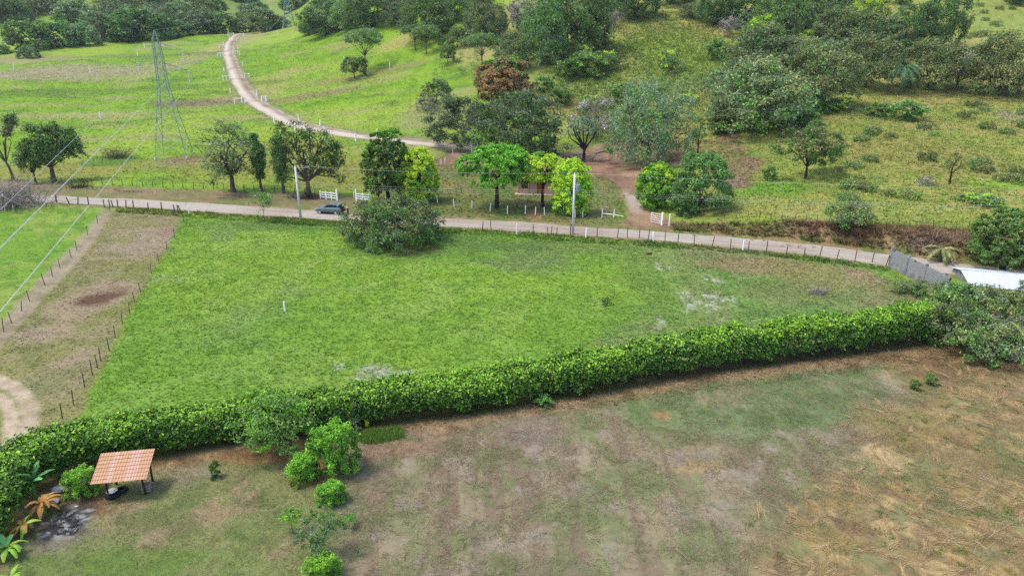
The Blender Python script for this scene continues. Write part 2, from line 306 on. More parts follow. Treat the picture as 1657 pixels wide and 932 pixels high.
    # roadside strips beyond and this side of the road
    dr, sr = poly_side(ROAD, x, y); c = mix(c, mix(np.tile(A(112, 120, 64), (N, 1)), A(150, 130, 92), g(f3, .45, .6)), (1 - sstep(3.2, 4.8, dr + (f3 - .5) * 2)) * (y < 140))
    # left field, strip, central field
    ml = inpoly(Z['leftf'], x, y, .8, .8, 3); k = mix(np.tile(A(112, 150, 48), (N, 1)), A(138, 158, 70), g(f2, .45, .65)); k = mix(k, A(84, 122, 42), g(f3, .52, .7) * .6); c = mix(c, k, ml)
    ms = inpoly(Z['strip'], x, y, .6, .6, 3); k = mix(np.tile(A(138, 134, 84), (N, 1)), A(146, 136, 98), g(f2, .42, .6)); k = mix(k, A(122, 128, 68), g(f1, .46, .64) * .8); k = mix(k, A(96, 106, 58), g(f3, .55, .72) * .5)
    for b in [(155, 482, 52, 30, A(160, 140, 116)), (250, 385, 60, 18, A(158, 142, 118)), (70, 540, 36, 14, A(160, 142, 118)), (130, 580, 30, 18, A(156, 138, 112)), (255, 405, 40, 10, A(154, 138, 112)), (280, 370, 20, 10, A(150, 124, 104)), (75, 620, 50, 30, A(130, 130, 88))]: k = mix(k, b[4], blob(x, y, *b[:4], .8) * .85)
    k = mix(k, A(98, 70, 54), blob(x, y, 163, 483, 34, 14, .6) * .9)
    c = mix(c, k, ms)
    mbp = inpoly(Z['bare'], x, y, .45, .35, 2); c = mix(c, mix(np.tile(A(162, 146, 124), (N, 1)), A(138, 124, 98), g(f3, .45, .65)), mbp * .92)
    mf = inpoly(Z['field'], x, y, .5, .5, 3); k = mix(np.tile(A(130, 163, 58), (N, 1)), A(142, 168, 76), g(f2, .46, .64) * .8); k = mix(k, A(94, 134, 52), g(f3, .5, .7) * .5); k = mix(k, A(132, 152, 92), g(f1, .52, .68) * .7); k = mix(k, A(104, 146, 56), g(f0, .5, .66) * .5)
    mr = inpoly(Z['fieldR'], x, y, 6.5, 5, 7); kr = mix(np.tile(A(130, 147, 86), (N, 1)), A(118, 149, 74), g(f2, .44, .62)); kr = mix(kr, A(142, 132, 94), g(f1, .5, .66) * .7); kr = mix(kr, A(96, 122, 70), g(f3, .52, .7) * .5); k = mix(k, kr, mr)
    for b in [(1215, 428, 130, 14, A(152, 130, 98)), (1330, 450, 90, 22, A(146, 140, 88)), (1385, 445, 30, 14, A(158, 138, 112)), (1290, 470, 100, 20, A(124, 134, 80)), (900, 400, 190, 14, A(118, 136, 74)), (700, 395, 170, 16, A(98, 128, 66)), (850, 425, 80, 16, A(120, 138, 82)), (660, 405, 50, 12, A(104, 106, 64)), (1060, 470, 30, 60, A(112, 142, 64)), (610, 600, 30, 10, A(150, 156, 120)), (450, 365, 150, 8, A(96, 130, 62)), (1130, 560, 60, 24, A(100, 128, 76)), (1010, 560, 60, 10, A(128, 134, 84))]: k = mix(k, b[4], blob(x, y, *b[:4], .8) * .75)
    sp = g(fbm(x / .5, y / .5, 2, 5.), .5, .62)
    for b in [(1137, 487, 42, 16), (1075, 432, 24, 7), (1155, 451, 18, 7), (1071, 524, 14, 11), (600, 605, 36, 11), (660, 602, 30, 8), (548, 596, 10, 10)]: k = mix(k, A(184, 182, 164), blob(x, y, *b, .9) * sp * .8)
    c = mix(c, k, mf)
    # our side of the hedge
    dh, sh = hedge_d(x, y); own = (sh == _side0) & (y < 75)
    stripe = fbm(x / 1.1 + fbm(x / 6, y / 6, 2) * 1.5, y / 16, 3, 31.)
    k = mix(np.tile(A(148, 136, 106), (N, 1)), A(122, 130, 86), g(fbm(x / 2.6, y / 2.6, 4, 3.), .46, .62) * .75); k = mix(k, A(126, 108, 90), g(stripe, .52, .68) * .65); k = mix(k, A(152, 140, 122), g(fbm(x / 1.6, y / 1.6, 4, 14.), .56, .7) * .7); k = mix(k, A(106, 118, 74), g(f3, .52, .7) * .5)
    mg = inpoly(Z['greenp'], x, y, 1.2, 1.6, 3); kg = mix(np.tile(A(114, 130, 84), (N, 1)), A(134, 132, 98), g(f2, .48, .64)); kg = mix(kg, A(88, 114, 64), g(f3, .5, .66) * .7); k = mix(k, kg, mg * .9)
    mst = inpoly(Z['straw'], x, y, 1.6, 2.0, 3); ks = mix(np.tile(A(144, 128, 88), (N, 1)), A(182, 158, 110), g(fbm(x / 1.8, y / 1.8, 4, 6.), .5, .64) * .9); ks = mix(ks, A(120, 98, 74), g(fbm(x / 1.2 + y / 3, y / 1.6, 3, 9.), .52, .66) * .7); ks = mix(ks, A(118, 122, 78), g(fbm(x / 1.7, y / 1.7, 3, 19.), .5, .62) * .75); ks = mix(ks, A(162, 134, 84), g(fbm(x / 1.5, y / 1.5, 3, 29.), .6, .7) * .5); k = mix(k, ks, mst)
    mlw = inpoly(Z['lawnL'], x, y, .8, 1.0, 2.5); kl = mix(np.tile(A(130, 134, 84), (N, 1)), A(152, 134, 102), g(fbm(x / 2.2, y / 2.2, 4, 3.), .47, .62) * .9); kl = mix(kl, A(108, 132, 66), g(fbm(x / 4, y / 4, 4, 33.), .5, .64) * .7); kl = mix(kl, A(90, 108, 58), g(f3, .5, .68) * .5); k = mix(k, kl, mlw)
    for b in [(1073, 672, 20, 10, A(170, 142, 94)), (1130, 755, 34, 11, A(164, 142, 100)), (1425, 740, 34, 20, A(190, 166, 122)), (700, 700, 60, 12, A(150, 124, 104)), (850, 702, 70, 24, A(140, 124, 110)), (640, 725, 70, 14, A(154, 126, 104)), (1250, 570, 220, 6, A(150, 122, 84)), (1560, 590, 110, 22, A(126, 98, 72)), (1460, 690, 60, 30, A(142, 128, 82)),
              (420, 735, 120, 14, A(146, 108, 72)), (500, 770, 40, 22, A(148, 112, 74)), (300, 770, 60, 26, A(148, 136, 112)), (120, 790, 60, 30, A(116, 94, 76)), (90, 872, 60, 22, A(140, 126, 110)), (160, 815, 40, 16, A(140, 104, 76)), (240, 910, 110, 22, A(108, 132, 62)), (250, 840, 60, 20, A(116, 122, 76))]: k = mix(k, b[4], blob(x, y, *b[:4], .8) * .8)
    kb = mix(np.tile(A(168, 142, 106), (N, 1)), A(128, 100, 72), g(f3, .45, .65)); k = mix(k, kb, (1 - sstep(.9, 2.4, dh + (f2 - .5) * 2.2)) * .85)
    ash = blob(x, y, 105, 848, 40, 29, .4); k = mix(k, mix(np.tile(A(58, 58, 60), (N, 1)), A(156, 156, 156), g(fbm(x / .35, y / .35, 3), .5, .7)), ash)
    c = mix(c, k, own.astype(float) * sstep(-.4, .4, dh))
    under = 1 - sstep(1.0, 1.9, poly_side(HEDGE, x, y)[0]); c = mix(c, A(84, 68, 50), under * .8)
    # rutted turning loop at the left edge
    for q, wd in ((LOOP1, .62), (LOOP2, .46)):
        d, _ = poly_side(q, x, y); c = mix(c, mix(np.tile(A(190, 172, 146), (N, 1)), A(170, 152, 124), g(f3, .4, .6)), (1 - sstep(wd * .6, wd * 1.3, d + (f3 - .5) * .6)) * .95)
    # worn shoulders along the farm track
    d, _ = poly_side(TRACK, x, y); c = mix(c, mix(np.tile(A(150, 134, 108), (N, 1)), A(112, 132, 78), g(f3, .42, .6)), (1 - sstep(2.8, 5.0, d + (f2 - .5) * 3)) * .75)
    return c
LOOP1 = spline([G(*q)[:2] for q in [(-70, 600), (-20, 612), (15, 622), (40, 642), (50, 668), (44, 700), (30, 725)]], .8)
LOOP2 = spline([G(*q)[:2] for q in [(-70, 625), (-20, 635), (5, 648), (18, 672), (16, 705), (4, 735)]], .8)
# ------------------------------------------------------------------ the ground sheet, a fan that reaches the horizon all round
_ph = np.concatenate([np.linspace(-180, -52, 30, endpoint=False), np.linspace(-52, -41, 22, endpoint=False), np.linspace(-41, 41, 430, endpoint=False), np.linspace(41, 52, 22, endpoint=False), np.linspace(52, 180, 30, endpoint=False)])
_r = [3.0]
while _r[-1] < 2550: _r.append(_r[-1] + min(max(.17, 3.2 * _r[-1] ** 2 / 29000), .0125 * _r[-1] + .25) if _r[-1] > 26 else _r[-1] + 1.5)
_r = np.array(_r); nr, npz = len(_r), len(_ph)
gx = np.outer(_r, np.sin(np.radians(_ph))).ravel(); gy = np.outer(_r, np.cos(np.radians(_ph))).ravel()
gx = np.append(gx, 0); gy = np.append(gy, 0); gz = hgt(gx, gy)
ii, jj = np.meshgrid(np.arange(nr - 1), np.arange(npz), indexing='ij'); j2 = (jj + 1) % npz
gf = np.stack([ii * npz + jj, (ii + 1) * npz + jj, (ii + 1) * npz + j2, ii * npz + j2], -1).reshape(-1, 4)
cen = np.stack([np.full(npz, nr * npz), np.arange(npz), (np.arange(npz) + 1) % npz, (np.arange(npz) + 1) % npz], 1)
gcol = albedo(gx, gy)
M_ground = colmat('soil and turf', 2.2, .34, .9, bdist=.12)
me = mesh_np('ground', np.stack([gx, gy, gz], 1), gf[:, ::-1], M_ground, col=gcol, smooth=True)
ground = kind(link('ground', me), 'structure'); print('ground', len(gf))
# ------------------------------------------------------------------ road and farm track as crowned sheets of their own
def ribbon(pts, half, crown, zoff, colfn, nx=13, wob=.25, ruts=()):
    P = np.array(pts); T = np.gradient(P, axis=0); T /= np.linalg.norm(T, axis=1)[:, None]; Nn = np.stack([-T[:, 1], T[:, 0]], 1); s = np.linspace(-1, 1, nx)
    hw = half * (1 + (fbm(np.arange(len(P)) / 3.0, np.zeros(len(P)), 3) - .5) * wob)
    X = P[:, None, 0] + Nn[:, None, 0] * s * hw[:, None]; Y = P[:, None, 1] + Nn[:, None, 1] * s * hw[:, None]
    ss = np.tile(s, (len(P), 1)); z = hgt(X.ravel(), Y.ravel()).reshape(X.shape) + zoff + crown * (1 - 2.2 * np.abs(ss) ** 3) + (fbm(X / 1.5, Y / 1.5, 3) - .5) * .05
    for r in ruts: z -= .05 * np.exp(-((ss - r) / .12) ** 2)
    i, j = np.meshgrid(np.arange(len(P) - 1), np.arange(nx - 1), indexing='ij'); F = np.stack([i * nx + j, i * nx + j + 1, (i + 1) * nx + j + 1, (i + 1) * nx + j], -1).reshape(-1, 4)
    return np.stack([X.ravel(), Y.ravel(), z.ravel()], 1), F, colfn(X.ravel(), Y.ravel(), ss.ravel())
def road_col(x, y, s):
    c = np.tile(A(182, 172, 158), (len(x), 1)); c = mix(c, A(164, 152, 136), sstep(.45, .7, fbm(x / 2, y / .7, 3)) * .7); c = mix(c, A(152, 128, 110), sstep(.45, .65, fbm(x / 12, y / 12, 2)) * .6)
    c = mix(c, A(182, 171, 158), np.maximum(np.exp(-((s - .3) / .13) ** 2), np.exp(-((s + .35) / .13) ** 2)) * .6); return mix(c, A(140, 124, 96), sstep(.7, 1, np.abs(s)) * .8)
def track_col(x, y, s):
    c = np.tile(A(180, 166, 148), (len(x), 1)); c = mix(c, A(152, 132, 106), sstep(.45, .65, fbm(x / 3, y / 3, 3))); c = mix(c, A(205, 192, 174), np.exp(-((s - .38) / .3) ** 2) * sstep(.3, .55, fbm(x / 5, y / 5, 2) + .15)); c = mix(c, A(128, 112, 78), np.exp(-((s + .35) / .2) ** 2) * .5); return c
M_road = colmat('packed gravel', 4.0, .22, .6)
v, f, c = ribbon(ROAD, 3.15, .07, 0, road_col); kind(link('road', mesh_np('road', v, f, M_road, col=c, smooth=True)), 'structure')
v, f, c = ribbon(TRACK, 3.1, .22, .05, track_col, 15, .3, (-.4, .4)); kind(link('farm_track', mesh_np('farm_track', v, f, M_road, col=c, smooth=True)), 'structure')
# ------------------------------------------------------------------ grass and straw (stuff nobody could count)
TK = 1.12
def tufts(name, x, y, hgt_m, wid, blades, lean, mat, cf=1.0, jitter=.25, z0=0.0, tint=None, pal=None):
    n = len(x); z = hgt(x, y) + z0; col = albedo(x, y) * cf * TK
    if tint is not None: col = col * (1 - tint[1]) + np.array(tint[0]) * tint[1]
    x = np.repeat(x, blades); y = np.repeat(y, blades); z = np.repeat(z, blades); col = np.repeat(col, blades, 0); h = np.repeat(hgt_m * np.ones(n), blades); m = len(x)
    if pal is not None: q = rng.random((m, 1)) ** 1.5 * pal[1]; col = col * (1 - q) + np.array(pal[0])[rng.integers(0, len(pal[0]), m)] * q
    col = col * (1 + (rng.random((m, 1)) - .5) * 2 * jitter); a = rng.random(m) * 2 * np.pi; l = h * lean * (1.0 + 1.6 * rng.random(m)); h = h * (.5 + .7 * rng.random(m)); w = np.broadcast_to(wid, (m,)) * (.6 + .8 * rng.random(m))
    bx = x + (rng.random(m) - .5) * h * .8; by = y + (rng.random(m) - .5) * h * .8; b = a + np.pi / 2 + (rng.random(m) - .5) * .8
    p0 = np.stack([bx - np.cos(b) * w / 2, by - np.sin(b) * w / 2, z - .02], 1); p1 = np.stack([bx + np.cos(b) * w / 2, by + np.sin(b) * w / 2, z - .02], 1); p2 = np.stack([bx + np.cos(a) * l, by + np.sin(a) * l, z + h], 1)
    V = np.stack([p1, p0, p2], 1).reshape(-1, 3); F = np.arange(3 * m).reshape(-1, 3)
    return kind(link(name, mesh_np(name, V, F, mat, col=np.repeat(col, 3, 0))), 'stuff')
M_grass = colmat('grass blades', 5.0, .12, 0, trans=.3)
def scatter(poly, n, soft=.3):
    lo, hi = poly.min(0), poly.max(0); out = []
    while sum(map(len, out)) < n:
        p = lo + rng.random((n * 2, 2)) * (hi - lo); out.append(p[inpoly(poly, p[:, 0], p[:, 1], soft, soft) > rng.random(len(p)) * .96 + .02])
    return np.concatenate(out)[:n]
def off_road(p, d=3.3): return p[poly_side(ROAD, p[:, 0], p[:, 1])[0] > d]
p = scatter(Z['field'], 62000); tufts('field_grass', p[:, 0], p[:, 1], .09 + .16 * fbm(p[:, 0] / 2, p[:, 1] / 2, 3), .075, 3, .8, M_grass, 1.12, .2)
p = np.concatenate([scatter(Z['strip'], 9000), scatter(Z['leftf'], 14000)]); p = p[inpoly(Z['bare'], p[:, 0], p[:, 1], .3) < .3]
p = p[np.minimum(poly_side(LOOP1, p[:, 0], p[:, 1])[0], poly_side(LOOP2, p[:, 0], p[:, 1])[0]) > .7]; p = p[(np.abs(p[:, 0]) < p[:, 1] * .85)]
tufts('paddock_grass', p[:, 0], p[:, 1], .05 + .09 * fbm(p[:, 0] / 2, p[:, 1] / 2, 3), .08, 3, .9, M_grass, 1.15, .15)
_fg = np.array([G0(*q) for q in [(-120, 1000), (1800, 1000), (1800, 540), (1540, 545), (1000, 610), (340, 705), (0, 740), (-120, 800)]])
p = scatter(_fg, 170000); d, s = hedge_d(p[:, 0], p[:, 1]); p = p[(s == _side0) & (d > .4)]; p = p[blob(p[:, 0], p[:, 1], 105, 848, 36, 26, .3) < .3]
keep = fbm(p[:, 0] / 1.6, p[:, 1] / 1.6, 3, 3.) + .25 * inpoly(Z['lawnL'], p[:, 0], p[:, 1], .5) > .40; p = p[keep]
tufts('mown_grass', p[:, 0], p[:, 1], .035 + .07 * fbm(p[:, 0] / 1.2, p[:, 1] / 1.2, 3), .028, 2, 1.2, M_grass, 1.12, .34, pal=([A(170, 152, 120), A(120, 96, 76), A(112, 132, 74), A(150, 132, 92), A(100, 120, 66)], .8))
p = scatter(_fg, 9000); d, s = hedge_d(p[:, 0], p[:, 1]); p = p[(s == _side0) & (d > .6)]; p = p[(inpoly(Z['lawnL'], p[:, 0], p[:, 1], 1.) < .4) & (fbm(p[:, 0] / 2.5, p[:, 1] / 2.5, 3, 44.) > .47)]
tufts('dry_tufts', p[:, 0], p[:, 1], .12 + .22 * rng.random(len(p)), .02, 5, .55, M_grass, 1.1, .3, tint=(A(186, 164, 124), .6))
# cut straw lying in swaths
def straw(name, cx, cy, n, L, spread, ang, tones):
    V = []; C = []
    x = np.repeat(cx, n); y = np.repeat(cy, n); m = len(x); a = np.repeat(ang, n) + rng.normal(0, .2, m); sp = np.repeat(spread, n); t = rng.normal(0, 1, m) * sp; w = rng.normal(0, .35, m) * sp
    x = x + np.cos(np.repeat(ang, n)) * t - np.sin(np.repeat(ang, n)) * w; y = y + np.sin(np.repeat(ang, n)) * t + np.cos(np.repeat(ang, n)) * w
    l = L * (.4 + rng.random(m)); wd = .004 + .007 * rng.random(m); z = hgt(x, y) + .015 + .05 * rng.random(m); z2 = hgt(x, y) + .01 + .05 * rng.random(m)
    dx, dy = np.cos(a), np.sin(a); q = [np.stack([x - dx * l / 2 - dy * wd, y - dy * l / 2 + dx * wd, z], 1), np.stack([x - dx * l / 2 + dy * wd, y - dy * l / 2 - dx * wd, z], 1), np.stack([x + dx * l / 2 + dy * wd * .5, y + dy * l / 2 - dx * wd * .5, z2], 1), np.stack([x + dx * l / 2 - dy * wd * .5, y + dy * l / 2 + dx * wd * .5, z2], 1)]
    V = np.stack(q, 1).reshape(-1, 3); tn = np.array(tones)[rng.integers(0, len(tones), m)] * (.75 + .5 * rng.random((m, 1)))
    return kind(link(name, mesh_np(name, V, np.arange(4 * m).reshape(-1, 4), M_grass, col=np.repeat(tn, 4, 0))), 'stuff')
ns = 420; p = scatter(Z['straw'], ns, 2.5); p = p[fbm(p[:, 0] / 3, p[:, 1] / 3, 3, 6.) > .44]; ns = len(p); u_ang = rng.choice([-.9, -.4, .5, 1.2], ns) + rng.normal(0, .35, ns)
straw('dry_straw', p[:, 0], p[:, 1], 70, .8, .15 + .5 * rng.random(ns) ** 2, u_ang, [A(212, 186, 134), A(196, 166, 114), A(168, 138, 92), A(222, 202, 158)])
p = scatter(_fg, 1600); d, s = hedge_d(p[:, 0], p[:, 1]); p = p[(s == _side0) & (d > .5)]; p = p[inpoly(Z['lawnL'], p[:, 0], p[:, 1], 1) < .5]
straw('cut_stalks', p[:, 0], p[:, 1], 12, .4, .25 + .4 * rng.random(len(p)), rng.random(len(p)) * 3.1, [A(176, 160, 130), A(150, 126, 100), A(122, 98, 78), A(188, 174, 144)])
p = scatter(Z['straw'], 130, 1.5); tufts('green_sprigs', np.repeat(p[:, 0], 14) + rng.normal(0, .16, 1820), np.repeat(p[:, 1], 14) + rng.normal(0, .16, 1820), .16, .035, 3, .5, M_grass, 1.0, .25, tint=(A(92, 140, 56), .85))
pl = np.repeat(_hb[::2], 1, 0); straw('leaf_litter', pl[:, 0], pl[:, 1] - .9, 30, .16, np.full(len(pl), .7), np.zeros(len(pl)), [A(180, 150, 108), A(150, 116, 78), A(120, 92, 64)])
# taller growth along the roadside, on the pasture and on the hill
p = off_road(scatter(np.array([G0(*q) for q in [(190, 326), (480, 348), (730, 362), (930, 376), (1200, 396), (1440, 426), (1440, 440), (1200, 410), (930, 392), (730, 378), (480, 364), (190, 344)]]), 5200), 3.2)
tufts('roadside_weeds', p[:, 0], p[:, 1], .2 + .7 * np.maximum(0, fbm(p[:, 0] / 3, p[:, 1] / 3, 3, 4.) - .35), .16, 4, .6, M_grass, 1.0, .3, tint=(A(92, 122, 54), .5))
p = scatter(np.array([G(*q)[:2] for q in [(1090, 360), (1380, 362), (1700, 380), (1700, 130), (1500, 140), (1300, 180), (1150, 230), (1110, 280)]]), 22000, 9)
tufts('hillside_grass', p[:, 0], p[:, 1], .25 + .4 * fbm(p[:, 0] / 3, p[:, 1] / 3, 3), .16, 3, .75, M_grass, 1.32, .24)
p = off_road(scatter(Z['bank'], 5200), 3.6); tufts('bank_weeds', p[:, 0], p[:, 1], .25 + .7 * fbm(p[:, 0] / 2, p[:, 1] / 2, 3), .13, 4, .7, M_grass, 1.05, .35)
p = scatter(np.array([G(*q)[:2] for q in [(-20, 300), (600, 312), (690, 250), (700, 180), (640, 70), (480, 62), (60, 100), (-20, 120)]]), 34000, 10); p = p[poly_side(TRACK, p[:, 0], p[:, 1])[0] > 3]
tufts('pasture_grass', p[:, 0], p[:, 1], .14 + .3 * fbm(p[:, 0] / 4, p[:, 1] / 4, 3), .2, 2, .8, M_grass, 1.08, .22)
p = off_road(scatter(Z['comp'], 9000, 2.5)); p = p[inpoly(Z['dirt'], p[:, 0], p[:, 1], .5) < .4]; tufts('yard_grass', p[:, 0], p[:, 1], .12 + .25 * fbm(p[:, 0] / 2, p[:, 1] / 2, 3), .13, 3, .6, M_grass, 1.05, .25)
p = scatter(np.array([G(*q)[:2] for q in [(860, 170), (1120, 235), (1160, 190), (1200, 90), (1180, 20), (1000, 20), (960, 90), (860, 150)]]), 13000, 9); tufts('slope_grass', p[:, 0], p[:, 1], .35 + .8 * fbm(p[:, 0] / 3, p[:, 1] / 3, 3), .24, 3, .5, M_grass, 1.05, .3)
# ------------------------------------------------------------------ trees and shrubs: tapered trunks with limbs, crowns of many leaf-sized faces
def unit(v): return v / (np.linalg.norm(v, axis=-1, keepdims=True) + 1e-9)
def leaf_faces(P, Nn, L, asp=.5, fold=.18):
    n = len(P); t = unit(np.cross(Nn, rng.normal(size=(n, 3)))); b = np.cross(Nn, t); L = np.broadcast_to(L, (n,))[:, None]; w = L * asp
    V = np.stack([P - t * L / 2 - Nn * fold * L, P + b * w / 2, P + t * L / 2 - Nn * fold * L, P - b * w / 2], 1).reshape(-1, 3)
    return V, np.arange(4 * n).reshape(-1, 4)
def lobes_dome(n, W, H, zb, lr=(.2, .3), flat=1.0, seed=0, core=True):
    r = np.random.default_rng(seed); out = []; hz = (H - zb) / 2; zc = zb + hz * .95
    for i in range(n):
        th = 2.39996 * i + r.normal(0, .25); q = (i + .5) / n; cz = 1 - 1.9 * q; rr = math.sqrt(max(.05, 1 - abs(cz) ** (2.2 if cz > 0 else 4.5))); k = .66 + r.normal(0, .07); s = W * 1.16 * (lr[0] + (lr[1] - lr[0]) * r.random())
        out.append((math.cos(th) * rr * W / 2 * k, math.sin(th) * rr * W / 2 * k, zc + cz * hz * .7 + r.normal(0, .03) * H, s, s, s * flat * .85))
    if core: out.append((0, 0, zc, W * .3, W * .3, hz * .62))
    return out
def crown_mesh(name, lobes, n, leaf, mats, seed, clump=.5, per=26, young=.0, asp=.5, up=.5, top_young=True, minz=.4, sparse=0.0, tall=1.0, tight=0):
    """clumps of leaves over the skins of the lobes; young: share of clumps carrying the last material"""
    global rng; keep = rng; rng = np.random.default_rng(seed); lb = np.array(lobes); area = (lb[:, 3] * lb[:, 4] + lb[:, 3] * lb[:, 5]); k = max(4, n // per)
    li = rng.choice(len(lb), k, p=area / area.sum()); d = unit(rng.normal(size=(k, 3))); d[:, 2] = np.where(d[:, 2] < -.62, -d[:, 2], d[:, 2]); rad = .8 + .3 * rng.random(k) ** .7 if not tight else .9 + .12 * rng.random(k)
    c = lb[li, :3] + d * lb[li, 3:] * rad[:, None]; ok = np.ones(k, bool)
    for j, l in enumerate(lb):                                   # drop clumps buried inside another lobe
        q = np.linalg.norm((c - l[:3]) / l[3:], axis=1); ok &= (q > (.72 if tight else .62)) | (li == j)
    if sparse: ok &= fbm(c[:, 0] / (clump * 3) + seed, c[:, 1] / (clump * 3) + c[:, 2] / (clump * 3), 2) > sparse
    ok &= c[:, 2] > minz; c, d = c[ok], d[ok]; k = len(c); m = max(3, n // max(k, 1))
    sz = clump * (.6 + .8 * rng.random(k)) * (.75 if tight else 1); nj = .3 if tight else .55; P = np.repeat(c, m, 0) + rng.normal(size=(k * m, 3)) * np.repeat(sz, m)[:, None] * np.array([.62, .62, .45 * tall])
    Nn = unit(np.repeat(d, m, 0) * .55 + np.array([0, 0, up * (.6 if tight else 1)]) + rng.normal(size=(k * m, 3)) * nj); P[:, 2] = np.maximum(P[:, 2], .12)
    V, F = leaf_faces(P, Nn, leaf * (.6 + .8 * rng.random(k * m)), asp)
    pr = rng.random(k) if not tight else rng.random(len(lb))[li[ok]] * .8 + .2 * rng.random(k)
    mk = rng.integers(0, max(1, len(mats) - 1), k) if not tight else rng.integers(0, max(1, len(mats) - 1), len(lb))[li[ok]]
    if top_young: pr = pr - .45 * (d[:, 2] - .2)
    mi = np.where(np.repeat(pr < young, m), len(mats) - 1, mk.repeat(m)) if len(mats) > 1 else np.zeros(k * m, int)
    rng = keep
    return mesh_np(name, V, F, mats, mi=mi)
def trunk_mesh(name, H, zf, rad, lobes, mat, seed, lean=(0, 0), nl=7, twigs=0, wig=.12, stems=1, twig_len=.25, W=6, gnarl=.0):
    r = np.random.default_rng(seed); b = MB()
    tops = []
    for s in range(stems):
        off = np.array([0, 0.]) if stems == 1 else r.normal(0, .3, 2) * max(rad * 3, .25); l2 = np.array(lean) + (r.normal(0, .08 * W, 2) if stems > 1 else 0)
        pts = [(off[0] * .4, off[1] * .4, -.35), (off[0] * .5 + l2[0] * .15 + r.normal(0, wig * rad), off[1] * .5 + l2[1] * .15, zf * .35), (off[0] + l2[0] * .55 + r.normal(0, wig) * .5, off[1] + l2[1] * .55 + r.normal(0, wig) * .5, zf * .72), (off[0] + l2[0], off[1] + l2[1], zf)]
        q = rad if stems == 1 else rad * .65; b.tube(pts, [q * 1.35, q * 1.02, q * .85, q * .75], 8); tops.append(np.array(pts[-1]))
    lb = sorted(lobes, key=lambda l: -l[3]); lb = [lb[i] for i in r.permutation(len(lb))[:nl]]
    for l in lb:
        s = tops[r.integers(len(tops))]; e = np.array(l[:3]); m1 = s + (e - s) * .38 + np.array([0, 0, .10 * np.linalg.norm(e - s)]) + r.normal(0, .06 + gnarl, 3) * np.linalg.norm(e - s); m2 = s + (e - s) * .72 + r.normal(0, .06 + gnarl, 3) * np.linalg.norm(e - s)
        q = rad * .55 * (.6 + .5 * r.random()); b.tube([s - (0, 0, .05), m1, m2, e], [q, q * .7, q * .45, q * .2], 6)
        for t in range(3):
            e2 = np.array(l[:3]) + unit(r.normal(size=3) + (0, 0, .4)) * np.array(l[3:]) * .85; b.tube([m2, (m2 + e2) / 2 + r.normal(0, .08, 3) * l[3], e2], [q * .4, q * .25, q * .1], 5)
    for t in range(twigs):
        l = lobes[r.integers(len(lobes))]; c = np.array(l[:3]); d = unit(r.normal(size=3) * (1, 1, .5) + (0, 0, .55)); e = c + d * np.array(l[3:]) * (1.05 + twig_len * r.random()); mm = c + d * np.array(l[3:]) * .5 + r.normal(0, .1, 3) * l[3]
        q = rad * .16; b.tube([c, mm, e], [q, q * .7, q * .25], 4, cap=False)
        for s in range(3):
            k = .4 + .5 * r.random(); p = mm * (1 - k) + e * k; e2 = p + unit(d + r.normal(0, .7, 3)) * l[3] * .4; b.tube([p, e2], [q * .45, q * .15], 3, cap=False)
    return b.mesh(name, mat)
def K(*c, k=.30): return S(*c, k)
BARK = plain('grey brown bark', S(140, 126, 112, .6), S(70, 60, 52, .55), .9, 9, .1, bump=.5)
BARKD = plain('dark bark', S(84, 74, 66, .55), S(46, 40, 36, .55), .9, 9, .1, bump=.5)
BARKP = plain('pale dry wood', S(188, 178, 168, .6), S(140, 128, 118, .6), .9, 7, .1, bump=.4)
L_DARK = leafmat('dark glossy leaves', [S(56, 78, 40, .58), S(78, 102, 52, .58), S(98, 122, 64, .58)], .2, .3, .5)
L_MID = leafmat('mid green leaves', [S(56, 84, 40, .6), S(82, 116, 52, .6), S(106, 136, 64, .6)], .25)
L_GREY = leafmat('grey green feathery leaves', [S(72, 88, 60, .6), S(98, 114, 78, .6), S(126, 138, 102, .6)], .25, .15)
L_OLIVE = leafmat('olive leaves', [S(74, 84, 48, .58), S(104, 112, 66, .58), S(138, 138, 92, .58)], .25, .15)
L_BRIGHT = leafmat('bright green mango leaves', [S(66, 112, 32, .6), S(92, 142, 40, .6), S(120, 166, 54, .6)], .3, .3, .5, .12)
L_LIME = leafmat('young lime leaves', [S(122, 152, 36, .6), S(154, 178, 46, .6), S(176, 190, 64, .6)], .3, .25, .5, .12)
L_RED = leafmat('reddish young leaves', [S(110, 82, 58, .56), S(138, 106, 70, .56), S(154, 128, 80, .56)], .25, .2, .5, .1)
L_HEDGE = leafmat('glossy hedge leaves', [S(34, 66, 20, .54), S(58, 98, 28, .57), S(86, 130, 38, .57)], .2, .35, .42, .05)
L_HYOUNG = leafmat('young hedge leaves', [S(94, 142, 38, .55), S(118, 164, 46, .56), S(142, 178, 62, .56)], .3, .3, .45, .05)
L_BLUE = leafmat('blue green strap leaves', [S(60, 92, 60, .6), S(88, 124, 84, .6), S(120, 150, 110, .6)], .2, .3, .5)
L_TWIG = leafmat('grey dry twigs', [S(110, 104, 100, .6), S(140, 132, 126, .6), S(164, 156, 150, .6)], .05, .1, .8)
L_PALM = leafmat('palm leaflets', [S(52, 82, 50, .5), S(78, 108, 68, .5), S(104, 130, 88, .5)], .25, .3, .5)
PROTO = {}
LEAFK, LEAFN = 1.25, 1.5
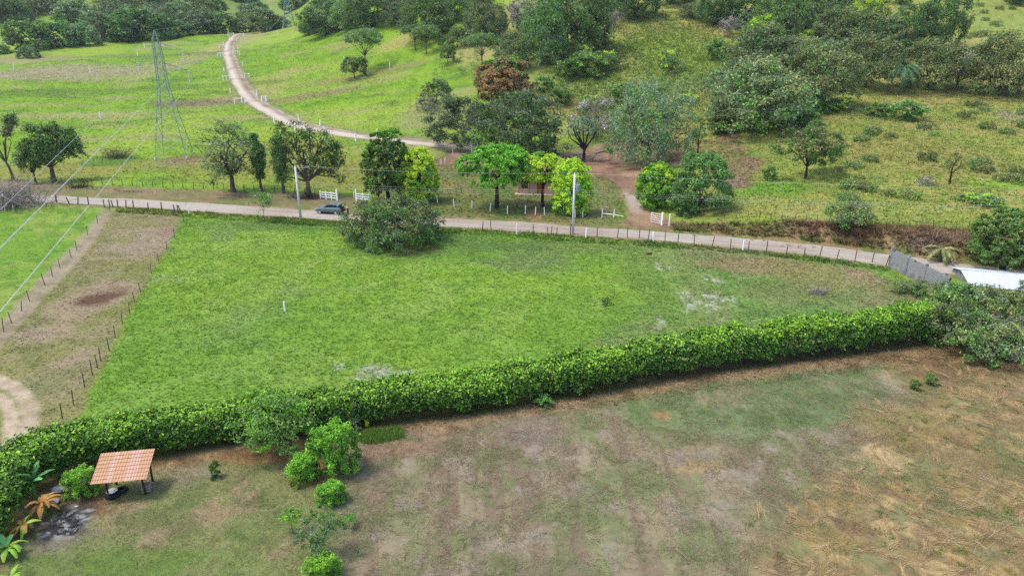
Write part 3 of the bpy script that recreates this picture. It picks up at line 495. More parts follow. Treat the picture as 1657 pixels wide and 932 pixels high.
def proto(key, W, H, lobes, zf, rad, n, leaf, mats, bark, seed, young=0., clump=.5, per=26, tw=0, nl=7, lean=(0, 0), asp=.5, sparse=0., minz=.4, stems=1, up=.5, twl=.25, ty=True, gnarl=0., tall=1.0, tight=0):
    PROTO[key] = (trunk_mesh('trunk', H, zf, rad, lobes, bark, seed + 1, lean, nl, tw, stems=stems, W=W, twig_len=twl, gnarl=gnarl), crown_mesh('crown', lobes, int(n * (2.0 if tight else LEAFN)), leaf * (1.45 if tight else LEAFK), mats, seed, clump * 1.1, per, young, asp, up, ty, minz, sparse, tall, tight), W, H)
def sh(l, dx=0, dy=0, dz=0, k=1): return [(a[0] * k + dx, a[1] * k + dy, a[2] * k + dz, a[3] * k, a[4] * k, a[5] * k) for a in l]
D = lobes_dome
# mango trees near the house
proto('mango_umbrella', 12, 9, D(46, 12, 9, 3.4, (.1, .15), .8, 3), 3.4, .34, 10500, .27, [L_BRIGHT, L_MID, L_BRIGHT, L_BRIGHT], BARKD, 11, .3, .4, 22, minz=2.5, tight=1)
proto('mango_dark', 9, 11, D(48, 9, 11, .6, (.12, .18), 1.0, 4), 3.0, .36, 11000, .27, [L_MID, L_DARK, L_MID, L_BRIGHT], BARKD, 12, .16, .4, 22, minz=1.2, tight=1)
proto('mango_lime', 7, 9, D(46, 7, 9, -.6, (.12, .18), .95, 5), 2.4, .26, 9000, .24, [L_BRIGHT, L_LIME, L_LIME], BARKD, 13, .75, .36, 22, minz=.4, tight=1)
proto('mango_pale', 7, 7.5, D(34, 7, 7.5, 4.0, (.12, .18), .75, 6), 3.0, .24, 7000, .24, [L_BRIGHT, L_LIME, L_LIME], BARKD, 14, .5, .36, 22, minz=3.9, tight=1)
proto('mango_bright', 7.6, 8, D(50, 7.6, 8, -.8, (.12, .18), .95, 7), 1.6, .28, 9500, .25, [L_BRIGHT, L_BRIGHT, L_LIME], BARKD, 15, .15, .36, 22, minz=.2, tight=1)
proto('mango_red', 13, 11, D(52, 13, 11, 1.0, (.1, .15), .95, 8), 2.6, .4, 11000, .36, [L_RED, L_RED, L_RED, L_OLIVE, L_BRIGHT], BARKD, 16, .12, .5, 22, minz=.6, ty=False, tight=1)
proto('bush_dark', 9, 8, D(20, 9, 8, .4, (.19, .28), .95, 9), 1.2, .26, 7400, .34, [L_DARK, L_DARK, L_MID], BARKD, 17, .2, .6, 28, minz=.3, sparse=.36)
proto('mango_round', 12, 10, D(54, 12, 10, .6, (.11, .16), .95, 10), 2.2, .4, 13000, .26, [L_DARK, L_MID, L_MID], BARKD, 18, .25, .4, 22, minz=.4, tight=1)
# spreading, feathery trees
proto('spread_big', 18, 13, D(32, 18, 13, -.6, (.13, .2), .8, 20), 3.0, .42, 11000, .42, [L_GREY, L_DARK, L_MID, L_GREY], BARK, 21, .3, .75, 24, tw=14, sparse=.34, minz=.8)
proto('spread_willow', 18, 13, D(32, 18, 13, -1.4, (.13, .2), .95, 22), 3.2, .42, 11000, .46, [L_GREY, L_MID, L_GREY, L_GREY], BARK, 22, .2, .8, 24, tw=26, sparse=.36, minz=.5, asp=.3, tall=1.7, up=.25)
proto('spread_dying', 14, 12, D(24, 14, 12, .2, (.14, .22), .8, 23), 3.0, .36, 5200, .4, [L_GREY, L_DARK, L_GREY], BARKP, 23, .1, .7, 22, tw=90, sparse=.44, minz=1.0, twl=.35)
proto('umbrella_thin', 12, 12, D(16, 12, 12, 7.6, (.14, .2), .5, 24), 4.6, .24, 3400, .38, [L_MID, L_GREY, L_MID], BARK, 24, .2, .6, 18, nl=12, sparse=.38, minz=5.6)
proto('round_small', 7, 5.5, D(14, 7, 5.5, 1.2, (.18, .26), .8, 25), 1.6, .16, 2600, .36, [L_DARK, L_OLIVE, L_MID], BARKD, 25, .2, .5, 20, sparse=.38, minz=.9)
proto('open_crown', 11, 10, D(18, 11, 10, 2.0, (.15, .22), .85, 26), 2.2, .26, 4600, .36, [L_OLIVE, L_MID, L_OLIVE], BARKD, 26, .2, .55, 20, tw=16, sparse=.46, minz=1.4, nl=10)
# sparse roadside trees
proto('sparse_wide', 11, 13, D(24, 11, 13, 1.0, (.13, .19), 1.0, 27), 3.0, .4, 3300, .30, [L_OLIVE, L_DARK, L_GREY], BARK, 27, .25, .6, 16, tw=30, sparse=.47, minz=2.2, nl=14, gnarl=.03)
def plumes(pts, r=.9): return [(x, y, z, r * .75, r * .75, r * (1.0 + .3 * (i % 3))) for i, (x, y, z) in enumerate(pts)]
proto('plumed', 10, 9.5, plumes([(-4, 0, 4.2), (-3, .6, 5.6), (-1.6, -.6, 7.4), (-.4, .5, 8.2), (.2, -1, 5.6), (1.6, .4, 7.6), (2.8, -.6, 5.8), (3.6, .8, 6.8), (4.2, -.2, 5), (-2, 1.4, 4.8), (2.2, 1.2, 4.8), (0, 1.2, 6.8), (1, -1.4, 4.4), (-.9, -1.3, 5)], 1.25), 2.4, .38, 5200, .34, [L_DARK, L_DARK, L_MID], BARK, 28, .12, .5, 24, nl=14, minz=2.2)
proto('column', 4, 10.5, plumes([(0, 0, 2.6), (.4, .2, 3.8), (-.5, .1, 4.6), (.3, -.3, 5.6), (-.2, .3, 6.6), (.7, .1, 7), (.2, 0, 8), (-.2, -.1, 9.2), (-.8, .2, 6), (.9, -.3, 4.6)], .85), 2.0, .3, 3200, .32, [L_DARK, L_DARK, L_MID], BARK, 29, .15, .4, 22, tw=6, minz=.9, nl=9)
proto('twisted', 13, 12, plumes([(-4.8, 0, 5.5), (-4.6, .3, 8), (-3.4, -.5, 10.2), (-2, .6, 9), (-.8, -.4, 11), (.2, .5, 8.4), (1.2, -.6, 10.4), (2.6, .4, 7.6), (3.8, -.5, 8.8), (4.6, .5, 7.2), (5.4, -.2, 5.6), (4.2, .9, 5), (2, -1.2, 6), (-4.2, .6, 3.6), (4.8, .6, 3.4), (-2.6, -.8, 4.4), (1, .8, 4.6), (-1.6, 1.2, 6.6), (3, 1.2, 4.2), (-3.4, 1, 6.6), (5.2, .6, 6.8)], 1.35), 2.6, .42, 4600, .30, [L_DARK, L_MID, L_DARK], BARK, 30, .15, .55, 20, tw=12, nl=20, minz=1.8, gnarl=.05)
proto('leaning_sparse', 7, 11, plumes([(-2.4, 0, 6.4), (-3, .4, 8), (2, 0, 9.6), (1.4, .5, 10.4), (2.8, -.3, 10.2), (-1.4, -.5, 7.2), (.6, .3, 8.4), (-3.2, 0, 5.2)], .95), 3.2, .22, 1900, .3, [L_OLIVE, L_GREY, L_MID], BARK, 31, .2, .45, 16, tw=24, nl=8, lean=(-.5, 0), sparse=.4, minz=3)
# wild hillside trees
proto('wild_grey', 13, 10, D(24, 13, 10, -1.0, (.15, .23), .9, 32), 2.0, .32, 8600, .36, [L_GREY, L_MID, L_GREY, L_OLIVE], BARK, 32, .2, .75, 20, tw=26, sparse=.38, minz=.4)
proto('wild_olive', 13, 10, D(24, 13, 10, -1.0, (.15, .23), .9, 33), 2.2, .32, 8600, .36, [L_OLIVE, L_DARK, L_OLIVE], BARKD, 33, .35, .7, 22, tw=14, sparse=.38, minz=.5)
proto('wild_dark', 12, 11, D(24, 12, 11, -1.0, (.16, .25), .95, 34), 2.4, .34, 8600, .36, [L_DARK, L_DARK, L_MID], BARKD, 34, .15, .7, 22, tw=6, sparse=.34, minz=.5)
proto('wild_mid', 12, 10, D(24, 12, 10, -1.0, (.16, .25), .9, 35), 2.2, .32, 8600, .36, [L_MID, L_GREY, L_MID], BARK, 35, .25, .7, 22, tw=8, sparse=.36, minz=.4)
proto('wild_lime', 11, 9, D(20, 11, 9, -1.0, (.16, .25), .8, 36), 2.0, .3, 8600, .36, [L_DARK, L_MID, L_LIME], BARKD, 36, .5, .7, 22, sparse=.38, minz=.5)
proto('wild_bare', 10, 9, D(16, 10, 9, 1.6, (.15, .22), .85, 37), 2.2, .26, 1500, .4, [L_TWIG, L_GREY, L_TWIG], BARKP, 37, .3, .6, 12, tw=130, sparse=.48, minz=1.2, twl=.4)
proto('snag', 4, 7, D(7, 4, 7, 2.6, (.16, .24), .9, 38), 2.4, .2, 260, .3, [L_OLIVE, L_MID], BARKD, 38, .3, .4, 10, tw=22, minz=2, sparse=.4)
proto('far_green', 14, 10, D(20, 14, 10, -1.0, (.17, .26), .85, 39), 2.0, .35, 2600, .85, [L_DARK, L_MID, L_MID], BARKD, 39, .2, 1.0, 16, sparse=.33, minz=.3)
proto('far_grey', 14, 9, D(20, 14, 9, -1.0, (.17, .26), .85, 40), 2.0, .35, 2600, .85, [L_GREY, L_MID, L_GREY], BARK, 40, .25, 1.0, 16, sparse=.36, minz=.3)
proto('far_olive', 13, 9, D(20, 13, 9, -1.0, (.17, .26), .85, 41), 2.0, .35, 2600, .85, [L_OLIVE, L_GREY, L_MID], BARK, 41, .3, 1.0, 16, sparse=.36, minz=.3)
# shrubs
proto('low_bush', 18, 6.5, D(30, 18, 6.5, -.6, (.11, .17), .75, 42), .9, .3, 11500, .34, [L_MID, L_GREY, L_MID, L_OLIVE], BARK, 42, .2, .62, 22, tw=60, sparse=.36, minz=.15, stems=5, nl=14)
proto('scrub', 6, 4, D(14, 6, 4, -.3, (.17, .26), .85, 43), .7, .12, 3600, .22, [L_GREY, L_MID, L_DARK, L_OLIVE], BARK, 43, .2, .38, 20, tw=40, sparse=.36, minz=.1, stems=4)
proto('scrub_dry', 6, 4, D(14, 6, 4, -.2, (.17, .26), .85, 44), .7, .12, 2200, .22, [L_GREY, L_TWIG, L_OLIVE], BARKP, 44, .3, .38, 18, tw=120, sparse=.42, minz=.1, stems=5)
proto('shrub', 4, 3, D(12, 4, 3, -.5, (.2, .28), .9, 45), .5, .1, 1100, .3, [L_MID, L_DARK, L_MID], BARKD, 45, .3, .35, 16, minz=.08, stems=3, sparse=.3)
proto('shrub_pale', 4, 2.6, D(12, 4, 2.6, -.5, (.2, .28), .85, 46), .5, .08, 1000, .28, [L_GREY, L_MID, L_LIME], BARK, 46, .25, .35, 16, minz=.08, stems=3, sparse=.34)
proto('lime_shrub', 2.8, 3.2, D(14, 2.8, 3.2, -.1, (.19, .27), .95, 47), .6, .08, 4200, .15, [L_HEDGE, L_BRIGHT, L_HYOUNG], BARK, 47, .5, .2, 26, minz=.08, stems=3)
proto('garden_tree', 3.6, 3.6, D(14, 3.6, 3.6, .5, (.18, .26), .8, 48), 1.0, .07, 3600, .15, [L_MID, L_BRIGHT, L_MID], BARK, 48, .3, .24, 22, minz=.4, sparse=.32)
proto('bare_sapling', 3.0, 3.2, D(10, 3.0, 3.2, .9, (.16, .22), .9, 49), .5, .06, 1300, .13, [L_MID, L_GREY, L_MID], BARKP, 49, .3, .22, 16, tw=46, minz=.7, stems=4, nl=10, sparse=.42)
proto('thin_sapling', 1.2, 1.8, D(6, 1.2, 1.8, .9, (.2, .28), .8, 50), .9, .025, 260, .14, [L_MID, L_BRIGHT], BARK, 50, .5, .16, 14, minz=.7)
proto('road_sapling', 4, 5, D(9, 4, 5, 1.8, (.14, .2), .8, 51), 1.8, .05, 420, .24, [L_MID, L_OLIVE, L_MID], BARK, 51, .4, .4, 12, nl=7, minz=1.4, sparse=.4)
proto('weed', 3, 1.2, D(9, 3, 1.2, -.5, (.2, .3), .8, 52), .3, .03, 420, .26, [L_MID, L_OLIVE, L_OLIVE], BARK, 52, .4, .3, 12, minz=.04, stems=3)
TREES = []
def base_at(u, v): return G(u, v)
def plant(key, name, u, v, w, h, label, cat='tree', group=None, rz=None, depth=1.0):
    """a copy of a grown kind on the ground at (u, v); w, h: its size in photo pixels there"""
    tr, cr, Wn, Hn = PROTO[key]; b = base_at(u, v); s = ppm(b); sx = w / s / Wn / 1.04; sz = h / s / Hn / .99
    t = thing(name, label, cat, tuple(b), random.uniform(-.5, .5) if rz is None else rz, group, (sx, sx * depth, sz))
    link('trunk', tr, t); link('crown', cr, t); TREES.append((u, v)); return t
P_ = plant
# --- round the house and along the road
P_('mango_umbrella', 'mango_tree', 804, 337, 124, 98, 'umbrella-shaped bright green mango tree with a clear bare trunk on the lawn beside the house')
P_('mango_dark', 'mango_tree', 628, 326, 82, 112, 'tall dark green mango tree standing behind the low bush at the road')
P_('mango_lime', 'mango_tree', 678, 326, 68, 93, 'yellow-lime mango tree growing into the right side of the dark mango')
P_('mango_pale', 'mango_tree', 878, 334, 76, 80, 'small pale lime mango tree shading the front wall of the house')
P_('mango_lime', 'mango_tree', 926, 346, 70, 94, 'yellow-green mango tree right behind the pole with the transformer', rz=2.0)
P_('mango_bright', 'mango_tree', 1063, 337, 72, 78, 'round bright green mango tree left of the metal gate drive, beside a darker bush')
P_('bush_dark', 'broadleaf_tree', 1130, 343, 84, 82, 'dark green bushy tree touching the round bright mango by the metal gate')
P_('mango_red', 'mango_tree', 813, 178, 98, 82, 'dome-shaped mango tree covered in reddish brown new leaves')
P_('mango_round', 'mango_tree', 1622, 436, 128, 98, 'big dark green mango tree behind the white metal roof')
P_('spread_big', 'spreading_tree', 842, 254, 150, 106, 'broad dark grey-green tree standing in the yard behind the house')
P_('spread_dying', 'spreading_tree', 750, 238, 108, 84, 'half-dead spreading tree with bare grey branches beside the yard gate')
P_('spread_willow', 'spreading_tree', 1048, 262, 142, 114, 'broad drooping grey-green tree at the right end of the dirt yard')
P_('round_small', 'small_tree', 707, 168, 44, 36, 'round dark green small tree on the pasture edge left of the red mango')
P_('umbrella_thin', 'umbrella_tree', 592, 116, 64, 62, 'flat-topped umbrella tree with forked pale trunk alone on the pasture')
P_('round_small', 'small_tree', 574, 127, 40, 31, 'small dark bushy tree in front of the flat-topped umbrella tree')
P_('sparse_wide', 'sparse_tree', 378, 311, 112, 118, 'wide sparse olive tree with a thick forked trunk beyond the roadside fence')
P_('column', 'columnar_tree', 423, 310, 36, 92, 'slim columnar tree right of the wide sparse olive tree')
P_('column', 'columnar_tree', 459, 313, 38, 92, 'slim dark columnar tree left of the twisted tree behind the lamp pole', rz=2.2)
P_('twisted', 'twisted_tree', 500, 318, 128, 112, 'dark twisted tree with plume-like branches behind the white lamp pole')
P_('plumed', 'plumed_tree', 88, 294, 98, 90, 'dark tree of upright leafy plumes at the left end of the road')
P_('leaning_sparse', 'sparse_tree', 22, 292, 66, 98, 'thin leaning sparse tree at the left edge above the dead branches')
P_('plumed', 'plumed_tree', 58, 296, 44, 62, 'small plumed tree tucked against the left side of the larger plumed tree', rz=1.3)
P_('open_crown', 'open_tree', 1303, 289, 94, 84, 'lone dark tree with an open crown on the grassy slope right of the drive')
P_('snag', 'stunted_tree', 1536, 298, 34, 48, 'stunted nearly bare tree leaning on the grass slope at right')
P_('snag', 'dead_tree', 1128, 258, 26, 62, 'bare pale dead tree beside the drooping yard tree', rz=1.0)
P_('low_bush', 'spreading_bush', 640, 390, 170, 62, 'large low spreading bush at the field edge overhanging the road', 'bush')
P_('road_sapling', 'roadside_sapling', 428, 358, 46, 48, 'thin pale-leaved young tree on the near road verge left of the lamp pole', 'young tree')
P_('scrub', 'shrub', 1372, 366, 64, 42, 'wide grey-green shrub on top of the earth bank above the road', 'shrub')
P_('shrub', 'shrub', 1110, 348, 46, 22, 'low leafy shrub at the foot of the dark bushy tree by the gate', 'shrub')
P_('scrub_dry', 'dead_shrub', 690, 180, 34, 22, 'grey leafless shrub under the round small tree on the pasture edge', 'shrub')
P_('scrub_dry', 'dead_shrub', 960, 222, 74, 62, 'grey leafless thicket above the strap-leaved tree in the yard', 'shrub')
P_('scrub_dry', 'dead_shrub', 1497, 300, 26, 14, 'small grey dry shrub left of the stunted tree on the slope', 'shrub')
P_('shrub', 'shrub', 768, 197, 40, 20, 'green shrub between the half-dead tree and the red mango', 'shrub')
# --- pasture edge and hill above the red mango
HT = [
 ('umbrella_thin', 780, 112, 66, 52, 'thin-trunked feathery tree leaning over the pasture above the red mango'),
 ('wild_grey', 785, 66, 74, 66, 'pale olive feathery tree high above the red mango'),
 ('wild_grey', 826, 112, 60, 54, 'bushy grey-green tree just above the red mango'),
 ('wild_mid', 878, 104, 78, 94, 'tall bright-topped green tree left of the fallen trunk'),
 ('wild_dark', 938, 84, 104, 112, 'large green tree with a leaning trunk over the fallen trunk'),
 ('wild_bare', 846, 60, 54, 58, 'grey half-bare tree between the pale olive and bright-topped trees'),
 ('wild_olive', 958, 82, 50, 58, 'tan-flowered tree right of the large leaning tree'),
 ('wild_mid', 690, 62, 88, 66, 'broad feathery tree at the upper end of the pasture'),
 ('umbrella_thin', 672, 82, 46, 38, 'left of two thin trees in front of the broad feathery pasture tree'),
 ('umbrella_thin', 690, 88, 48, 42, 'right of two thin trees in front of the broad feathery pasture tree'),
 ('round_small', 725, 104, 24, 28, 'tiny dark tree alone on the slope left of the leaning thin-trunked tree'),
 ('round_small', 740, 78, 26, 30, 'small thin tree uphill of the tiny dark tree'),
 ('round_small', 722, 80, 24, 18, 'very small feathery tree right of the broad feathery pasture tree'),
 ('wild_dark', 738, 34, 46, 50, 'dark tree with a forked trunk above the upper pasture corner'),
 ('wild_mid', 772, 38, 46, 54, 'green tree right of the dark forked tree at the upper pasture corner'),
 ('wild_dark', 528, 57, 78, 50, 'dark rounded tree at the left end of the pasture-top wood'),
 ('wild_dark', 500, 56, 34, 20, 'low dark bush at the left foot of the pasture-top wood'),
 ('wild_mid', 566, 48, 60, 46, 'mid green tree second from the left in the pasture-top wood'),
 ('wild_dark', 602, 44, 82, 66, 'tall dark tree with a visible pale trunk in the pasture-top wood'),
 ('wild_grey', 644, 42, 54, 34, 'grey-green round tree right of the tall dark tree in the pasture-top wood'),
 ('wild_mid', 552, 26, 74, 44, 'tree crown rising behind the left half of the pasture-top wood'),
 ('wild_mid', 640, 16, 80, 40, 'light green crown rising behind the grey-green round tree'),
 ('wild_dark', 698, 12, 60, 44, 'dark crown at the top edge above the broad feathery pasture tree'),
 ('wild_dark', 575, 4, 70, 44, 'dark tree at the top edge above the pasture-top wood'),
 ('wild_dark', 1028, 30, 78, 60, 'dark spreading tree at the top of the open grassy slope'),
 ('wild_olive', 1118, 30, 36, 22, 'small round olive tree near the top of the open grassy slope'),
 ('wild_dark', 1156, 40, 58, 60, 'dark grey tree at the top right of the open grassy slope'),
 ('wild_mid', 1090, 6, 60, 36, 'green tree at the top edge above the open grassy slope'),
 ('wild_dark', 985, 6, 50, 40, 'green tree at the top edge left of the dark spreading tree'),
 ('wild_bare', 995, 44, 28, 24, 'grey leafless tree at the upper left of the open grassy slope'),
 # hillside wood on the right
 ('wild_grey', 1218, 212, 158, 106, 'large grey-green thicket tree at the lower left of the hillside wood'),
 ('wild_grey', 1232, 136, 126, 86, 'feathery grey-topped tree uphill of the large thicket tree'),
 ('wild_olive', 1322, 170, 118, 86, 'broad olive-brown tree at the lower edge of the hillside wood'),
 ('wild_olive', 1400, 142, 92, 76, 'tan-tinted tree between the olive-brown tree and the palm'),
 ('wild_mid', 1180, 196, 72, 60, 'bushy green tree at the left foot of the hillside wood by the dirt path'),
 ('wild_olive', 1500, 146, 100, 74, 'olive tree right of the palm in the hillside wood'),
 ('wild_bare', 1548, 142, 66, 56, 'bare grey tree in front of the olive tree right of the palm'),
 ('wild_dark', 1472, 86, 74, 72, 'dark blue-green tree above the palm, left of a pair'),
 ('wild_dark', 1520, 82, 70, 90, 'dark tall tree above the palm, right of a pair'),
 ('wild_olive', 1616, 154, 104, 90, 'dark olive tree with dry brush below it near the right edge'),
 ('wild_bare', 1650, 152, 50, 40, 'grey dry tree at the right edge beside the dark olive tree'),
 ('wild_lime', 1405, 46, 70, 44, 'yellow-topped tree left of the dark pair above the palm'),
 ('wild_olive', 1362, 82, 104, 62, 'dark olive tree in the middle of the hillside wood'),
 ('wild_grey', 1428, 88, 76, 54, 'grey-green tree left of the dark blue-green tree'),
 ('wild_mid', 1310, 48, 92, 66, 'light green tree near the top of the hillside wood'),
 ('wild_mid', 1262, 64, 84, 68, 'pale green round tree at the upper left of the hillside wood'),
 ('wild_dark', 1206, 40, 92, 66, 'dark green tree at the top left corner of the hillside wood'),
 ('wild_lime', 1238, 68, 62, 40, 'dark tree with a yellow-green top in the upper left of the hillside wood'),
 ('wild_lime', 1302, 78, 34, 26, 'small yellow-topped tree in the middle of the hillside wood'),
 ('wild_grey', 1300, 118, 78, 50, 'greyish tree behind the olive-brown tree'),
 ('wild_mid', 1350, 14, 70, 50, 'green tree at the top edge of the hillside wood'),
 ('wild_bare', 1180, 60, 34, 30, 'grey bare tree left of the hillside wood, below the dark corner tree'),
 ('wild_dark', 1462, 8, 26, 16, 'small dark tree on the skyline clearing above the dark pair'),
 ('wild_dark', 1648, 8, 40, 24, 'dark tree in the top right corner'),
 ('wild_mid', 1575, 120, 60, 40, 'green bush between the bare grey tree and the dark olive tree'),
]
for a in HT: P_(*((a[0], {'umbrella_thin': 'umbrella_tree', 'round_small': 'small_tree', 'wild_bare': 'bare_tree'}.get(a[0], 'hillside_tree')) + a[1:]))
# --- beyond the left pasture
FT = [
 ('far_green', 56, 80, 70, 42, 'dark spreading clump tree at the left end of the far hedgerow'), ('far_green', 104, 76, 56, 36, 'dark tree right of the spreading clump tree in the far hedgerow'),
 ('far_grey', 138, 74, 46, 30, 'grey-green tree in the middle of the far hedgerow'), ('far_olive', 166, 66, 56, 38, 'olive tree on the rise behind the far hedgerow'),
 ('far_grey', 205, 68, 44, 26, 'low grey-green tree left of the pylon top'), ('far_green', 238, 66, 84, 46, 'large dark tree right behind the pylon top'),
 ('far_green', 288, 60, 50, 24, 'low dark tree right of the pylon top'), ('far_grey', 330, 56, 52, 30, 'grey-green tree left of the track end'),
 ('far_green', 362, 54, 44, 30, 'dark rounded tree just left of the track end'), ('far_grey', 398, 52, 42, 20, 'low grey tree where the track leaves the pasture'),
 ('far_olive', 428, 50, 50, 30, 'olive tree right of the track end'), ('far_olive', 452, 47, 30, 18, 'small olive tree left of the farther pylon'),
 ('far_green', 422, 24, 26, 18, 'dark round tree on the grassy far hill right of the track'), ('far_grey', 402, 34, 34, 22, 'grey-green tree on the lower slope of the grassy far hill'),
 ('far_green', 354, 18, 26, 16, 'dark round bush on the grassy far hill left of the track'), ('far_grey', 286, 34, 44, 24, 'grey-green tree on the slope above the pylon'),
 ('far_grey', 48, 94, 30, 16, 'grey bare bush in front of the spreading clump tree'), ('far_green', 4, 88, 26, 14, 'dark bush at the left edge of the far pasture'),
 ('far_green', 20, 36, 60, 34, 'dark trees edge clump above the left far clearing'), ('far_green', 75, 16, 44, 24, 'blue-green tree on the wooded far hill at upper left'),
 ('far_grey', 124, 36, 60, 28, 'grey-green tree right of the left far clearing'), ('far_green', 472, 18, 34, 16, 'dark row tree behind the farther pylon'), ('far_green', 488, 10, 30, 16, 'dark row tree right of the farther pylon top'),
 ('far_green', 395, 4, 40, 16, 'dark tree in the row at the top edge above the grassy far hill'), ('far_green', 330, 12, 30, 30, 'dark tree at the left edge of the grassy far hill'),
]
for a in FT: P_(*((a[0], 'far_tree') + a[1:] + ('tree', 'trees beyond the far pasture')))
# --- the wooded far hill: one mass of scrub and crowns, too many to count
def wood(name, regions, n, keys, size, seed, mats=None, mm=0):
    r = np.random.default_rng(seed); Vs = []; Fs = []; Ms = []; mats = mats or [L_DARK, L_MID, L_GREY, L_OLIVE]; off = 0; k = 0
    while k < n:
        reg = regions[r.integers(len(regions))]; u = r.uniform(reg[0], reg[1]); v = r.uniform(reg[2], reg[3]); b = G(u, v); s = size * (.5 + r.random() ** 1.5); m = mm or int(150 if s < 6 else 260)
        lb = np.array(D(9, s, s * .7, -.1 * s, (.19, .3), .85, int(r.integers(1e6)))); d = unit(r.normal(size=(m, 3))); d[:, 2] = np.abs(d[:, 2]) - .2 * r.random(m); li = r.integers(0, len(lb), m)
        P = lb[li, :3] + d * lb[li, 3:] * (.85 + .3 * r.random((m, 1))) + b; ok = P[:, 2] > b[2] - .3
        V, F = leaf_faces(P[ok], unit(d[ok] * .6 + (0, 0, .5) + r.normal(size=(ok.sum(), 3)) * .5), s * .13 * (.6 + .8 * r.random(ok.sum())), .6); Vs.append(V); Fs.append(F + off); off += len(V)
        c = r.integers(0, 4); Ms.append(np.where(r.random(len(F)) < .75, c, r.integers(0, 4, len(F)))); k += 1
    return kind(link(name, mesh_np(name, np.vstack(Vs), np.vstack(Fs), mats, mi=np.concatenate(Ms))), 'stuff')
wood('far_wood', [(-60, 250, -30, 34), (-60, 60, -30, 30), (60, 330, -40, 10), (150, 300, 20, 55), (230, 330, 30, 50), (330, 480, -40, -4), (480, 640, -50, 6)], 250, None, 13, 5)
wood('hill_wood', [(640, 1000, -60, 6), (760, 900, 30, 80), (1180, 1440, -50, 20), (1190, 1440, 40, 120), (1150, 1300, 130, 195), (900, 980, -20, 40)], 170, None, 7, 6)
wood('slope_undergrowth', [(890, 1185, 40, 190), (900, 1130, 95, 180), (700, 780, 60, 130)], 620, None, 1.9, 8, [L_MID, L_OLIVE, L_BRIGHT, L_GREY], 46)
wood('hillside_undergrowth', [(1210, 1657, 170, 335), (1330, 1560, 165, 230), (1550, 1657, 8, 75)], 480, None, 1.3, 9, [L_MID, L_OLIVE, L_BRIGHT, L_MID], 40)
# --- shrubs one can count on the slopes
SHR = [(1160, 98, 36, 28, 'dark round shrub at the right of the open grassy slope'), (1085, 118, 36, 32, 'dark round shrub in the middle of the open grassy slope'), (1465, 195, 62, 26, 'leafy shrub patch on the slope straight below the palm'), (1420, 190, 40, 20, 'leafy shrub patch left below the palm'),
       (1355, 178, 46, 18, 'low shrub at the lower edge of the olive-brown tree'), (1340, 182, 30, 14, 'small shrub just left of the low shrub under the olive-brown tree'), (945, 122, 66, 30, 'rounded green shrub below the fallen trunk'), (985, 112, 46, 26, 'light green shrub right of the rounded shrub below the fallen trunk'),
       (915, 128, 40, 24, 'dark green shrub left of the rounded shrub below the fallen trunk'), (880, 150, 34, 22, 'leafy shrub just right of the red mango'), (940, 100, 36, 24, 'pale green shrub at the right end of the fallen trunk'), (1245, 292, 24, 20, 'small dark shrub left of the lone open-crowned tree'),
       (1322, 215, 26, 16, 'small green shrub behind the crown of the lone open-crowned tree'), (960, 172, 40, 16, 'low green shrub above the grey thicket in the yard'), (1010, 160, 60, 20, 'low pale shrub belt across the foot of the open slope'), (905, 168, 40, 20, 'green shrub behind the broad yard tree'), (1110, 170, 40, 16, 'flat green shrub above the drooping yard tree'),
       (1290, 200, 60, 26, 'shrub at the lower right foot of the large thicket tree'), (1170, 215, 50, 22, 'shrub at the lower left foot of the large thicket tree'), (1590, 330, 60, 16, 'long low shrub on the slope right of the bank-top shrub')]
for k_, (u, v, w, h, lab) in enumerate(SHR): P_(['shrub', 'shrub_pale', 'shrub'][k_ % 3], 'shrub', u, v, w, h, lab, 'shrub', 'shrubs on the slopes', rz=k_ * 1.1)
r_ = np.random.default_rng(77)
for k_ in range(80):
    if k_ < 62: u, v = r_.uniform(1330, 1657), r_.uniform(165, 330)
    elif k_ < 74: u, v = r_.uniform(1550, 1657), r_.uniform(10, 66)
    else: u, v = r_.uniform(965, 1190), r_.uniform(45, 185)
    if 1255 < u < 1350 and v > 200 or fbm(np.array([u / 60]), np.array([v / 30]), 2)[0] < .4: continue
    w = r_.uniform(10, 22) * (.7 + v / 400); P_('weed', 'weed_clump', u, v, w, w * .42, 'small leafy weed clump in the coarse grass of the hillside', 'weed clump', 'small weed clumps dotted over the hillside grass', rz=r_.uniform(0, 6))
